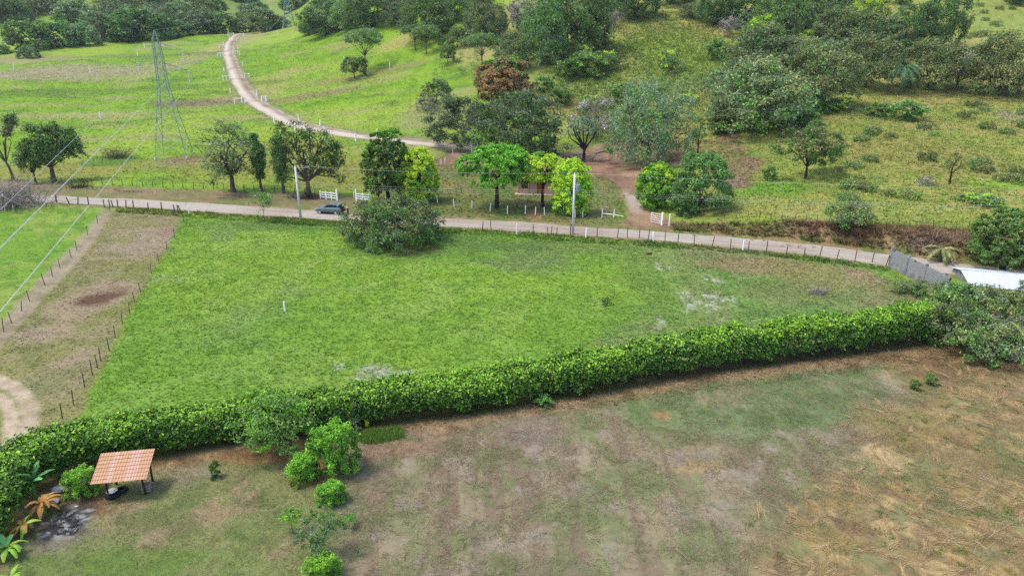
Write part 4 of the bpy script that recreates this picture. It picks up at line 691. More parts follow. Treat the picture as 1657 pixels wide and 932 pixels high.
# ------------------------------------------------------------------ the clipped hedge
def make_hedge():
    H = HEDGE; T = np.gradient(H, axis=0); T /= np.linalg.norm(T, axis=1)[:, None]; Nr = np.stack([-T[:, 1], T[:, 0]], 1); L = np.concatenate([[0], np.cumsum(np.linalg.norm(np.diff(H, axis=0), axis=1))]); tot = L[-1]
    base = np.array([0, 0, 0.])
    def surf(s, q, k=1.0, bump=True):
        """s metres along, q -1..1 over the section (bottom, over the top, bottom)"""
        c = np.stack([np.interp(s, L, H[:, 0]), np.interp(s, L, H[:, 1])], 1); n = unit(np.stack([np.interp(s, L, Nr[:, 0]), np.interp(s, L, Nr[:, 1])], 1))
        hh = np.interp(s / tot, [0, .03, .1, .3, .55, .8, 1], [2.5, 3.1, 3.2, 2.9, 2.5, 2.25, 2.5]) * (1 + (fbm(s / 2.2, s * 0, 3) - .5) * .28); hw = 1.22 * (1 + (fbm(s / 2.6, s * 0 + 9, 3) - .5) * .4) + .5 * sstep(.84, .95, s / tot)
        a = (q * .5 + .5) * 1.16 * np.pi - .08 * np.pi; ex = .62; ca, sa = np.cos(a), np.sin(a); ox = np.sign(ca) * np.abs(ca) ** ex * hw; oz = hh * .52 + np.sign(sa) * np.abs(sa) ** ex * hh * .48
        ox, oz = ox * k, hh * .5 + (oz - hh * .5) * k
        P = np.stack([c[:, 0] + n[:, 0] * ox, c[:, 1] + n[:, 1] * ox, np.maximum(oz, .05)], 1); O = unit(np.stack([n[:, 0] * ca, n[:, 1] * ca, sa * .9], 1))
        if bump: P += O * ((fbm(s / .9, q * 4, 3, 4.) - .5) * .75)[:, None]
        return P, O
    t = thing('hedge', 'long clipped dark green hedge with lime new growth crossing the whole view', 'hedge', (0, 0, 0))
    n = 15500; s = rng.random(n) * tot; q = rng.random(n) * 2 - 1; P, O = surf(s, q); P += O * (rng.normal(0, .13, n))[:, None]
    per = 6; Pc = np.repeat(P, per, 0) + rng.normal(0, .13, (n * per, 3)); Oc = unit(np.repeat(O, per, 0) * .6 + (0, 0, .35) + rng.normal(0, .5, (n * per, 3))); Pc[:, 2] = np.maximum(Pc[:, 2], .06)
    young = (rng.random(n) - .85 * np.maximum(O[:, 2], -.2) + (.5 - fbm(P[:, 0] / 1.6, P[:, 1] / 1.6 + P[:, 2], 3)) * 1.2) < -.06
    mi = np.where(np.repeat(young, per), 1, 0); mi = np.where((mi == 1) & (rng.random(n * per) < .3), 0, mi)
    V, F = leaf_faces(Pc, Oc, .24 * (.6 + .8 * rng.random(n * per)), .55)
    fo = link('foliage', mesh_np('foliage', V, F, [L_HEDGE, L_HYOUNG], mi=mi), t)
    m = 12000; s = rng.random(m) * tot; P, O = surf(s, rng.random(m) * 2 - 1, .78, False); V, F = leaf_faces(P, unit(O + rng.normal(0, .4, (m, 3))), .42, .7); link('inner_foliage', mesh_np('inner_foliage', V, F, L_HEDGE), t)
    b = MB(); b2 = np.arange(.6, tot, 1.1)
    for sv in b2:
        c = np.array([np.interp(sv, L, H[:, 0]), np.interp(sv, L, H[:, 1])]) + rng.normal(0, .18, 2)
        for k in range(3): e = rng.normal(0, .5, 2); b.tube([(c[0], c[1], -.1), (c[0] + e[0] * .4, c[1] + e[1] * .4, .8), (c[0] + e[0], c[1] + e[1], 1.7)], [.05, .04, .015], 5, cap=False)
    kind(link('stems', b.mesh('stems', BARKD), t), 'stuff')
make_hedge()
# ------------------------------------------------------------------ paints, metals, masonry
WHITE = plain('white lime paint', (.82, .8, .75), (.72, .7, .65), .7, 5, .2)
CONC = plain('pale concrete', S(226, 224, 218, .8), S(206, 203, 196, .8), .85, 3, .15)
OLDWOOD = plain('weathered post wood', S(142, 128, 112, .55), S(92, 80, 68, .55), .9, 7, .1)
STEEL = plain('galvanised steel', S(168, 182, 190, .6), S(140, 154, 164, .6), .5, 3, .4, .3)
WIRE = plain('aluminium cable', S(206, 206, 200, .75), S(190, 190, 186, .75), .5, 1, .4)
DKMET = plain('dark metal', (.06, .06, .065), (.035, .035, .04), .5, 6, .4)
BRICKM = plain('pink brick', S(224, 182, 160, .75), S(200, 150, 126, .7), .85, 12, .15)
def local(t): return t
# ------------------------------------------------------------------ fences
def post_mesh(h, r, mat, n=6, name='post'):
    b = MB(); b.tube([(0, 0, -.3), (0, 0, h * .5), (.02 * h, 0, h)], [r * 1.1, r, r * .92], n); return b.mesh(name, mat)
def fence(name, label, px, h, r, mat, jitter=.06, wires=3, tops=None, square=False, group=None, cat='fence'):
    P = [G(*q) for q in px]; o = P[0]; t = thing(name, label, cat, tuple(o), 0, group)
    if square: b = MB(); b.box((0, 0, h / 2 - .15), (r * 2, r * 2, h + .3)); pm = b.mesh('post', mat)
    else: pm = post_mesh(h, r, mat)
    for p in P: link('post', pm, t, tuple(p - o), (random.gauss(0, jitter), random.gauss(0, jitter), random.uniform(0, 6)), (1, 1, random.uniform(.88, 1.12)))
    if wires:
        b = MB()
        for k in range(wires):
            z = h * (.92 - .28 * k)
            for p, q in zip(P[:-1], P[1:]): b.tube([p - o + (0, 0, z), (p + q) / 2 - o + (0, 0, z - .03), q - o + (0, 0, z)], .006, 3, cap=False)
        link('wire', b.mesh('wire', DKMET), t)
    return t
def along(pts, n):
    p = np.array(pts, float); d = np.concatenate([[0], np.cumsum(np.hypot(*np.diff(p, axis=0).T))]); s = np.linspace(0, d[-1], n); return list(zip(np.interp(s, d, p[:, 0]), np.interp(s, d, p[:, 1])))
fence('post_fence', 'dark wooden posts along the near road edge from low bush to block wall',
      [(780, 374), (795, 375), (863, 379), (886, 382), (892, 382), (901, 383), (923, 379), (966, 384), (999, 385), (1015, 385), (1034, 386), (1049, 388), (1076, 390), (1097, 392), (1123, 396), (1152, 401), (1182, 403), (1211, 406), (1240, 409), (1271, 418), (1301, 418), (1326, 417), (1354, 420), (1383, 424), (1411, 425), (1433, 431)], 1.45, .06, OLDWOOD)
fence('post_fence', 'short run of leaning dark posts on the near road edge at far left', [(92, 328), (112, 330), (126, 331), (144, 333), (169, 336), (178, 335), (183, 336), (191, 336), (204, 337), (216, 338), (240, 340), (262, 342), (283, 345), (288, 345), (293, 346)], 1.35, .09, OLDWOOD, .1)
fence('post_fence', 'post fence beside the pale bare path left of the brown paddock', [(178, 343), (158, 362), (142, 381), (124, 404), (115, 417), (97, 433), (85, 448), (73, 462), (48, 488), (35, 504), (19, 523), (6, 537), (-12, 555), (-30, 575)], 1.3, .04, OLDWOOD)
fence('post_fence', 'post fence between the brown paddock and the bright green field', [(298, 360), (283, 385), (270, 404), (257, 424), (245, 443), (228, 474), (218, 490), (210, 507), (198, 525), (187, 547), (177, 568), (163, 584), (158, 596), (150, 608), (137, 627), (119, 655), (101, 678)], 1.3, .04, OLDWOOD)
fence('post_fence', 'thin post fence along the far side of the road below the pylon pasture', along([(100, 296), (150, 298), (250, 303), (345, 307), (440, 310), (510, 316)], 26), 1.1, .06, OLDWOOD)
fence('post_fence', 'grey post fence along the top of the earth bank above the road', along([(1135, 350), (1240, 357), (1380, 366), (1470, 370), (1565, 374)], 24), 1.3, .04, OLDWOOD)
fence('white_post_fence', 'row of white painted posts in front of the house lawn', [(735, 335), (764, 338), (793, 342), (821, 346), (850, 346), (866, 349), (881, 348), (911, 348), (931, 352), (943, 352)], 1.35, .075, WHITE, .05, 2)
fence('white_post_fence', 'row of white posts behind the low spreading bush left of the house', [(601, 320), (628, 323), (655, 325), (679, 327), (708, 329)], 1.2, .07, WHITE, .05, 2)
fence('white_post_fence', 'white posts of the yard fence right of the double mango', [(694, 272), (714, 267), (720, 264), (733, 248)], 1.4, .07, WHITE, .05, 2)
def H(p, z): return p + np.array([0, 0, z])
t = thing('low_rail', 'low white rail between two white posts left of the dirt drive', 'rail', tuple(G(974, 352)))
o = G(974, 352); pm = post_mesh(1.35, .075, WHITE)
for q in ((974, 352), (993, 353)): link('post', pm, t, tuple(G(*q) - o), (random.gauss(0, .04), .03, 0))
b = MB(); e = G(1009, 353) - o; b.tube([(0, 0, .62), (e[0] * .55, e[1] * .5, .5), (e[0], e[1], .25)], [.07, .07, .06], 6); link('rail', b.mesh('rail', WHITE), t)
for q, h, lab in [((461, 503), 1.0, 'short white marker post standing alone in the bright green field'), ((306, 347), 1.35, 'white post at the road corner of the brown paddock'), ((836, 379), 1.5, 'white post on the near road edge left of the transformer pole'), ((948, 386), 1.5, 'slim white post on the near road edge right of the transformer pole'), ((1057, 392), 1.4, 'white post on the near road edge across from the metal gate'), ((1202, 406), 1.4, 'white post on the near road edge by the earth bank'),
                  ((1112, 262), 2.0, 'white post at the far right of the dirt yard'), ((1083, 366), 1.8, 'slanting pale post right of the metal gate'), ((508, 319), 1.1, 'small white post left of the white plank fence'), ((573, 320), 1.0, 'small white post left of the second white plank fence'),
                  ((23, 112), 2.6, 'white post at the far left of the upper pasture'), ((146, 119), 2.8, 'white post in the middle of the upper pasture'), ((163, 192), 1.9, 'white post on the pasture left of the pylon'), ((223, 92), 2.6, 'white post left of the pylon waist in the upper pasture'), ((234, 78), 2.6, 'white post by the pylon cross-arms in the upper pasture'), ((631, 110), 2.0, 'white post on the pasture right of the umbrella tree'), ((556, 98), 1.6, 'white stone marker left of the umbrella tree')]:
    tag(link('white_post', post_mesh(h, .1 if q[1] > 200 else .18, WHITE, name='white_post'), None, tuple(G(*q)), (random.gauss(0, .03), random.gauss(0, .03), 0)), lab, 'post')
for q, h, lab in [((612, 465), .9, 'thin brown stake standing in the bright green field'), ((302, 690 - 80), 1.2, '') ][:1]:
    tag(link('wooden_stake', post_mesh(h, .03, OLDWOOD, name='wooden_stake'), None, tuple(G(*q)), (.05, .1, 0)), lab, 'stake')
# white posts and frames along the farm track
fence('track_fence', 'white posts and frames down the left side of the farm track', [(630, 232), (576, 229), (525, 216), (478, 212), (444, 200), (397, 168), (373, 152), (367, 130), (363, 116), (357, 92), (362, 74), (371, 62)], 1.8, .2, WHITE, .03, 0)
fence('track_fence', 'white posts down the right side of the farm track', [(610, 221), (518, 205), (484, 196), (430, 165), (416, 156), (393, 108), (388, 90), (385, 80), (389, 66), (395, 60)], 1.9, .2, WHITE, .03, 0)
def frame(u, v, w, rz, label):
    t = thing('white_brace_frame', label, 'brace frame', tuple(G(u, v)), rz, 'white brace frames along the farm track'); s = ppm(G(u, v)); wm = w / s; pm = post_mesh(1.9, .19, WHITE, 6)
    for k in (-1, 1): link('post', pm, t, (k * wm / 2, 0, 0))
    b = MB(); b.tube([(-wm / 2, 0, 1.62), (wm / 2, 0, 1.62)], .085, 6); link('cross_rail', b.mesh('cross_rail', WHITE), t)
for u, v, w, rz, lab in [(386, 168, 11, .3, 'white brace frame at the left foot of the track bend'), (428, 165, 9, .9, 'tall white brace frame on the right of the track bend'), (367, 130, 10, .3, 'white brace frame on the left of the track above the bend'), (400, 127, 7, .3, 'white brace frame on the right of the track above the bend'),
                         (357, 92, 8, .2, 'white brace frame on the left at the middle of the upper track'), (381, 89, 8, .2, 'white brace frame on the right at the middle of the upper track'), (358, 78, 6, .2, 'white brace frame on the left below the track end'), (374, 59, 9, .1, 'white brace frame at the far end of the track')]: frame(u, v, w, rz, lab)
# ------------------------------------------------------------------ white plank fences, gates
def plank_fence(u0, v0, u1, v1, npost, tall, label):
    a, b_ = G(u0, v0), G(u1, v1); d = b_ - a; L = math.hypot(d[0], d[1]); t = thing('plank_fence', label, 'plank fence', tuple(a), math.atan2(d[1], d[0]), 'white plank fences at the roadside')
    pb = MB(); pb.box((0, 0, .62), (.16, .14, 1.55)); pm = pb.mesh('post', WHITE); tb = MB(); tb.box((0, 0, .85), (.24, .22, 2.2)); tm = tb.mesh('gate_post', WHITE)
    for k in range(npost):
        x = L * k / (npost - 1); big = (k == npost - 1) if tall == 'r' else k == 0; link('gate_post' if big else 'post', tm if big else pm, t, (x, 0, 0))
    rb = MB(); rb.box((L / 2, -.1, 0), (L, .045, .17)); rm = rb.mesh('plank', WHITE)
    for z in (.42, .82, 1.22): link('plank', rm, t, (0, 0, z))
plank_fence(519, 322, 546, 325, 4, 'r', 'white three-board plank fence above the parked car, tall post at its right end')
plank_fence(577, 325, 598, 327, 3, 'l', 'white three-board plank fence behind the low bush, tall post at its left end')
def bar_gate(u0, v0, u1, v1, label, h=1.5, bars=5, post='r'):
    a, b_ = G(u0, v0), G(u1, v1); d = b_ - a; L = math.hypot(d[0], d[1]); t = thing('bar_gate', label, 'gate', tuple(a), math.atan2(d[1], d[0]))
    b = MB()
    for x in (0, L * .92): b.tube([(x, 0, .15), (x, 0, h)], .035, 6)
    b.tube([(0, 0, h), (L * .92, 0, .15)], .02, 5); link('gate_frame', b.mesh('gate_frame', WHITE), t); rb = MB(); rb.tube([(0, 0, 0), (L * .92, 0, 0)], .032, 6); rm = rb.mesh('bar', WHITE)
    for k in range(bars): link('bar', rm, t, (0, 0, .15 + (h - .15) * k / (bars - 1)))
    p = MB(); p.box((L, 0, .8), (.24, .24, 2.1)); link('gate_post', p.mesh('gate_post', WHITE), t)
bar_gate(1053, 360, 1071, 364, 'white metal bar gate standing open beside the dirt drive')
bar_gate(755, 243, 764, 246, 'white gate across the track end at the yard', 1.7, 4); bar_gate(762, 236, 773, 238, 'white railing behind the yard gate under the half-dead tree', 1.6, 3)
# ------------------------------------------------------------------ poles and lines
def pole(u, v, top_v, label, lamp=False, trafo=False):
    p = G(u, v); s = ppm(p); k = (466 - top_v) / FPX; h = CAMH + p[1] * (k * CP - SP) / (CP + SP * k) - p[2]
    t = thing('utility_pole', label, 'utility pole', tuple(p), 0, 'concrete utility poles along the road'); b = MB(); b.tube([(0, 0, -.5), (0, 0, h * .5), (0, 0, h)], [.19, .165, .13], 10); link('shaft', b.mesh('shaft', CONC, True), t)
    b = MB()
    for z in (h - 2.2, h - 2.5, h - 2.8): b.box((.22, -.02, z), (.5, .05, .05)); b.lathe([(.05, -.05), (.08, 0), (.05, .08)], (.4, -.02, z + .06), 8)
    b.box((.14, 0, h - 2.5), (.06, .06, .8)); link('insulator_rack', b.mesh('insulator_rack', STEEL), t)
    b = MB(); b.lathe([(.03, 0), (.07, .05), (.05, .12), (.08, .16), (.03, .26)], (0, 0, h), 8); link('pin_insulator', b.mesh('pin_insulator', CONC), t)
    if lamp:
        b = MB(); b.tube([(0, 0, h - 1.6), (.55, 0, h - .7), (1.1, 0, h - .2), (1.6, 0, h - .1)], .035, 6); b.tube([(0, 0, h - .15), (1.3, 0, h - .14)], .03, 6); link('lamp_arm', b.mesh('lamp_arm', STEEL), t)
        b = MB(); b.box((1.75, 0, h - .1), (.6, .24, .1)); b.box((1.78, 0, h - .17), (.42, .18, .06)); link('lamp_head', b.mesh('lamp_head', STEEL), t)
    if trafo:
        z = h - 2.35; b = MB(); b.lathe([(.26, 0), (.3, .04), (.3, .85), (.27, .92), (.1, .97)], (.5, -.05, z), 16); link('transformer', b.mesh('transformer', STEEL, False), t)
        b = MB()
        for dx in (-.12, .12): b.lathe([(.03, 0), (.06, .08), (.04, .12), (.06, .2), (.02, .3)], (.5 + dx, -.05, z + .95), 8)
        b.box((.18, 0, z + .5), (.3, .08, .06)); b.box((.25, 0, z + 1.5), (.7, .06, .06)); b.lathe([(.04, 0), (.05, .35)], (.5, 0, z + 1.5), 8); link('bushings', b.mesh('bushings', STEEL), t)
    return p, h
pA, hA = pole(487, 357, 270, 'white concrete utility pole with a lamp arm left of the parked car', lamp=True)
pB, hB = pole(927, 379, 282, 'white concrete utility pole carrying a grey transformer in front of the lime mango', trafo=True)
pC = at_y(2100, 306, 78); pC[2] = 9.6; pD = at_y(-160, 262, 124)
def cable(label, A_, B_, sag, r, name='power_line', grp=None, n=22, mat=None):
    b = MB(); A_ = np.array(A_, float); B_ = np.array(B_, float); P = [A_ + (B_ - A_) * t - np.array([0, 0, sag * 4 * t * (1 - t)]) for t in np.linspace(0, 1, n)]; o = P[0]; b.tube([p - o for p in P], r, 4, cap=False)
    return tag(link(name, b.mesh(name, mat or WIRE), None, tuple(o)), label, 'power line', grp)
WT = WIRE
cable('top power line strung between the two concrete poles', H(pA, hA + .2), H(pB, hB + .2), .5, .01)
cable('top power line running right from the transformer pole across the slope', H(pB, hB + .2), pC, .8, .01)
for k, z in enumerate((2.15, 2.45, 2.75)):
    lab = ['upper', 'middle', 'lower'][k]
    cable(lab + ' of three low lines strung between the two concrete poles', H(pA, hA - z) + (.4, 0, 0), H(pB, hB - z) + (.4, 0, 0), .45, .007); cable(lab + ' of three low lines running right from the transformer pole', H(pB, hB - z) + (.4, 0, 0), pC - (0, 0, z), .7, .007)
# lattice pylons
def pylon(base, rz, Ht, label, k=1.0):
    t = thing('lattice_pylon', label, 'pylon', tuple(base), rz); r = .05 * k
    levels = [0, 4.2, 8.2, 11.8, 14.8, 17.2, 19.2, 21, 22.8, 24.4]; half = lambda z: np.interp(z, [0, 15, 24.4, 26.8], [3.3, 1.0, .62, .02])
    cs = [(-1, -1), (1, -1), (1, 1), (-1, 1)]
    lb = MB(); lb.tube([(0, 0, -.4), (0, 0, .5)], [.3, .2], 8)
    for i, (sx, sy) in enumerate(cs):
        b = MB(); pts = [(sx * half(z), sy * half(z), z) for z in [-.3] + levels[1:]] + [(0, 0, 26.8)]; b.tube(pts, r * 1.35, 4); link('leg', b.mesh('leg', STEEL), t); link('footing', lb.mesh('footing', CONC), t, (sx * half(0), sy * half(0), -.1)) 
    b = MB()
    for z0, z1 in zip(levels[:-1], levels[1:]):
        for i in range(4):
            (ax, ay), (bx, by) = cs[i], cs[(i + 1) % 4]; h0, h1 = half(z0), half(z1)
            b.tube([(ax * h0, ay * h0, z0), (bx * h1, by * h1, z1)], r * .7, 4); b.tube([(bx * h0, by * h0, z0), (ax * h1, ay * h1, z1)], r * .7, 4)
            if z0 > 0: b.tube([(ax * h0, ay * h0, z0), (bx * h0, by * h0, z0)], r * .6, 4)
    link('bracing', b.mesh('bracing', STEEL), t); tips = []
    for sx, z, ln in ((-1, 20.4, 4.3), (1, 22.8, 5.0), (1, 18.6, 5.6)):
        b = MB(); tip = np.array([sx * ln, 0, z]); h0 = half(z); h1 = half(z + 1.5)
        for sy in (-1, 1):
            b.tube([(sx * h0, sy * h0, z), tip], r * .9, 4); b.tube([(sx * h1, sy * h1, z + 1.5), tip], r * .8, 4)
            for q in (.25, .5, .75):
                p0 = np.array([sx * h0, sy * h0, z]) * (1 - q) + tip * q; p1 = np.array([sx * h1, sy * h1, z + 1.5]) * (1 - q) + tip * q; p2 = np.array([sx * h0, -sy * h0, z]) * (1 - q) + tip * q; b.tube([p0, p1], r * .5, 3); b.tube([p0, p2], r * .5, 3)
        link('cross_arm', b.mesh('cross_arm', STEEL), t); b = MB(); prof = [(.03, 0)] + [(.14 if i % 2 else .06, -.2 * i - .1) for i in range(14)] + [(.03, -3)]; b.lathe(prof[::-1], (sx * ln, 0, z), 8); link('insulator_string', b.mesh('insulator_string', CONC), t); tips.append((sx * ln, 0, z - 3.0))
    c, s = math.cos(rz), math.sin(rz); return [np.array(base) + (c * x - s * y, s * x + c * y, z) for x, y, z in tips], np.array(base) + (0, 0, 26.8)
b1 = G(283, 253); b2 = G(468, 45); dirn = b2 - b1; rzp = math.atan2(dirn[1], dirn[0]) - math.pi / 2
t1, top1 = pylon(b1, rzp, 27, 'tall steel lattice pylon standing on the pasture left of the farm track'); t2, top2 = pylon(b2, rzp, 27, 'distant steel lattice pylon on the far hill beyond the track end', 2.4)
for k, (lab, (u, v, y)) in enumerate([('left', (0, 340, 51)), ('middle', (0, 402, 22)), ('right', (0, 505, 21.5))]):
    q = at_y(u, v, y); e = t1[k] + (q - t1[k]) * 1.45; cable(lab + ' high-voltage cable sweeping from the pylon down past the left edge', t1[k], e,   .0, .021, 'high_voltage_cable', n=3)
    cable(lab + ' thin high-voltage cable between the two pylons', t1[k], t2[k], 8, .025, 'high_voltage_cable')
cable('earth wire between the tops of the two pylons', top1, top2, 5, .014, 'earth_wire')
# thin mast on a brick foot in the compound
p = G(982, 343); t = thing('mast', 'thin dark mast on a small red brick foot on the lawn left of the drive', 'mast', tuple(p)); b = MB(); b.box((0, 0, .3), (.5, .5, .9)); link('brick_foot', b.mesh('brick_foot', BRICKM), t); b = MB(); b.tube([(0, 0, .7), (.03, 0, 3), (.1, 0, 5.4)], [.05, .04, .03], 6); link('pipe', b.mesh('pipe', STEEL), t)
# ------------------------------------------------------------------ house behind the mangoes
def quadwall(b, x0, x1, z0, z1, y, th, m=0): b.box(((x0 + x1) / 2, y + th / 2, (z0 + z1) / 2), (x1 - x0, th, z1 - z0), m=m)
hp = G(868, 314); t = thing('brick_house', 'small brick house with pink tiled roof and orange door half hidden by lime mangoes', 'house', tuple(hp), R(-4))
ROOFP = plain('pink roof tiles', S(214, 160, 150, .6), S(184, 128, 118, .6), .8, 5, .2); DOORM = plain('orange varnished door', S(196, 110, 56, .6), S(160, 84, 40, .6), .5, 5, .3); GLASSD = plain('dark window glass', (.02, .022, .025), (.012, .012, .014), .15, 2, .5); CREAM = plain('cream plaster', S(214, 188, 164, .6), S(190, 164, 140, .6), .85, 4, .15)
b = MB(); quadwall(b, -3.2, -2.6, 0, 2.6, 0, .18); quadwall(b, -2.6, -1.5, 0, .95, 0, .18); quadwall(b, -2.6, -1.5, 2.2, 2.6, 0, .18); quadwall(b, -1.5, .1, 0, 2.6, 0, .18); quadwall(b, .1, 1.15, 2.15, 2.6, 0, .18); quadwall(b, 1.15, 6.4, 0, 2.6, 0, .18)
quadwall(b, -3.2, -3.02, 0, 2.6, .18, 5.4); quadwall(b, 6.22, 6.4, 0, 2.6, .18, 5.4); quadwall(b, -3.2, 6.4, 0, 2.6, 5.58, .18)
b.add([(-3.2, .18, 2.6), (-3.2, 5.58, 2.6), (-3.2, 2.9, 4.0), (-3.02, .18, 2.6), (-3.02, 5.58, 2.6), (-3.02, 2.9, 4.0)], [(0, 2, 1), (3, 4, 5)]); b.add([(6.4, .18, 2.6), (6.4, 5.58, 2.6), (6.4, 2.9, 4.0)], [(0, 1, 2)]); link('wall', b.mesh('wall', BRICKM), t)
b = MB(); b.box((0, -.03, 1.3), (.2, .1, 2.6)); pm = b.mesh('pilaster', CREAM); [link('pilaster', pm, t, (x, 0, 0)) for x in (-3.15, -1.35, -.02, 1.28, 3.6, 6.35)]; b = MB(); quadwall(b, -1.24, -.13, .02, 2.55, -.02, .03); link('wall_panel', b.mesh('wall_panel', CREAM), t)
b = MB(); b.box((.62, .1, 1.07), (1.0, .06, 2.1)); dr = link('door', b.mesh('door', DOORM), t); b = MB(); [b.box((.62 + dx, .06, z), (.36, .03, .75)) for dx in (-.23, .23) for z in (.6, 1.5)]; link('door_panel', b.mesh('door_panel', DOORM), dr); b = MB(); b.box((.22, .04, 1.05), (.05, .06, .14)); link('handle', b.mesh('handle', DKMET), dr)
b = MB(); b.box((-2.05, .12, 1.57), (1.1, .03, 1.25)); wd = link('window', b.mesh('window', GLASSD), t); b = MB(); [b.box((-2.05 + dx, .06, 1.57), (.05, .05, 1.25)) for dx in (-.52, 0, .52)]; [b.box((-2.05, .06, z), (1.1, .06, .05)) for z in (.97, 1.57, 2.17)]; link('window_frame', b.mesh('window_frame', DKMET), wd)
b = MB(); b.box((1.6, -.5, -.05), (10.6, 1.5, .3)); link('porch_slab', b.mesh('porch_slab', CREAM), t)
b = MB()
for i in range(34):                                              # tiled slopes, each course of pan tiles a raised ridge
    x0 = -3.7 + i * .312; xs = [x0, x0 + .08, x0 + .2, x0 + .306]; zs = [0, .08, .08, 0]
    for sgn in (-1, 1):
        V = []
        for x, dz in zip(xs, zs): V += [(x, 2.9, 4.12 + dz), (x, 2.9 + sgn * 3.5, 2.46 + dz)]
        b.add(V, [(0, 2, 3, 1), (2, 4, 5, 3), (4, 6, 7, 5)] if sgn > 0 else [(0, 1, 3, 2), (2, 3, 5, 4), (4, 5, 7, 6)])
b.tube([(-3.7, 2.9, 4.17), (6.9, 2.9, 4.17)], .13, 8); link('roof', b.mesh('roof', ROOFP), t)
# ------------------------------------------------------------------ block wall and white-roofed shed at right
BLOCK = plain('grey concrete block', S(176, 176, 174, .62), S(118, 120, 118, .55), .9, 1.6, .1, bump=.4)
a = G(1438, 431); e = np.array([*G0(1532, 482), 0]); d = e - a; Lw = math.hypot(d[0], d[1]); t = thing('block_wall', 'grey concrete block wall running from the road end towards the scrub', 'wall', tuple(a), math.atan2(d[1], d[0]))
cb = MB(); cb.box((0, 0, 0), (.385, .15, .19)); bm_ = cb.mesh('block', BLOCK); bj = MB(); bj.box((Lw / 2, 0, 1.05), (Lw - .02, .11, 2.2)); link('mortar_core', bj.mesh('mortar_core', plain('mortar', S(110, 110, 106, .5), S(80, 80, 78, .5))), t)
nb = 0
stuffb = MB()
for r in range(11):
    for c in range(int(Lw / .4)):
        x = .2 + c * .4 + (.2 if r % 2 else 0); z = .1 + r * .2
        if x > Lw - .2 or (r == 10 and random.random() < .12): continue
        if r >= 4 and nb < 250: link('block', bm_, t, (x, random.uniform(-.012, .012), z), (0, 0, random.gauss(0, .008))); nb += 1
        else: stuffb.box((x, 0, z), (.385, .15, .19))
kind(link('lower_blocks', stuffb.mesh('lower_blocks', BLOCK), t), 'stuff'); cp = MB(); [cp.box((x, 0, 1.15), (.24, .24, 2.5)) for x in np.arange(.12, Lw, 3.2)]; link('pier', cp.mesh('pier', BLOCK), t)
ROOFW = plain('white sheet metal roof', (.46, .48, .5), (.38, .4, .42), .45, 3, .4); p = G(1640, 478)
hr = np.array([at_y(1568, 462, 71.0), at_y(1700, 480, 69.0)]); o = hr[0].copy(); o[2] = 0; dv = hr[1] - hr[0]; rz = math.atan2(dv[1], dv[0]); ez = hr[0][2]
t = thing('metal_roofed_shed', 'low building with a white ribbed metal roof behind the scrub at right', 'shed', tuple(o), rz); print('white roof eave', ez)
sm = MB(); n = 9; V = []
for i in range(n): x = i * 1.02 / (n - 1); z = .03 if i % 2 else 0; V += [(x, -.3, z), (x, 3.2, z + .75)]
sm.add(V, [(2 * i, 2 * i + 2, 2 * i + 3, 2 * i + 1) for i in range(n - 1)]); sm1 = sm.mesh('roof_sheet', ROOFW); sm = MB(); V = []
for i in range(n): x = i * 1.02 / (n - 1); z = .03 if i % 2 else 0; V += [(x, 3.2, z + .75), (x, 6.4, z + .1)]
sm.add(V, [(2 * i, 2 * i + 2, 2 * i + 3, 2 * i + 1) for i in range(n - 1)]); sm2 = sm.mesh('roof_sheet', ROOFW)
for i in range(9): link('roof_sheet', sm1, t, (i * 1.0, 0, ez + (i % 2) * .006)); link('roof_sheet', sm2, t, (i * 1.0, 0, ez + (i % 2) * .006 - .01))
b = MB(); b.tube([(-.05, 3.2, ez + .79), (9.1, 3.2, ez + .79)], .07, 6); link('ridge_cap', b.mesh('ridge_cap', ROOFW), t)
b = MB(); b.box((4.6, .1, ez / 2), (8.6, .15, ez - .02)); b.box((4.6, 6.2, ez / 2), (8.6, .15, ez - .02)); b.box((.3, 3.15, ez / 2), (.15, 5.9, ez - .02)); b.box((8.9, 3.15, ez / 2), (.15, 5.9, ez - .02)); b.add([(.22, .1, ez), (.22, 6.2, ez), (.22, 3.2, ez + .66)], [(0, 2, 1)]); link('wall', b.mesh('wall', BLOCK), t)
# bluish sheet leaning at the right edge below the banana
p = np.array([*G0(1648, 580), 0]); b = MB(); V = []
for i in range(13): x = -1.4 + i * .23; z = .03 if i % 2 else 0; V += [(x, -.1 + z, 0), (x, .45 + z, 1.3)]
b.add(V, [(2 * i, 2 * i + 2, 2 * i + 3, 2 * i + 1) for i in range(12)]); b.add([(x, y + .04, z) for x, y, z in V], [(2 * i, 2 * i + 1, 2 * i + 3, 2 * i + 2) for i in range(12)])
tag(link('sheet_panel', b.mesh('sheet_panel', plain('blue grey sheet', S(118, 132, 150, .5), S(96, 108, 124, .5))), None, tuple(p), (0, 0, -.7)), 'blue-grey corrugated sheet leaning beside the banana plant at the right edge', 'metal sheet')
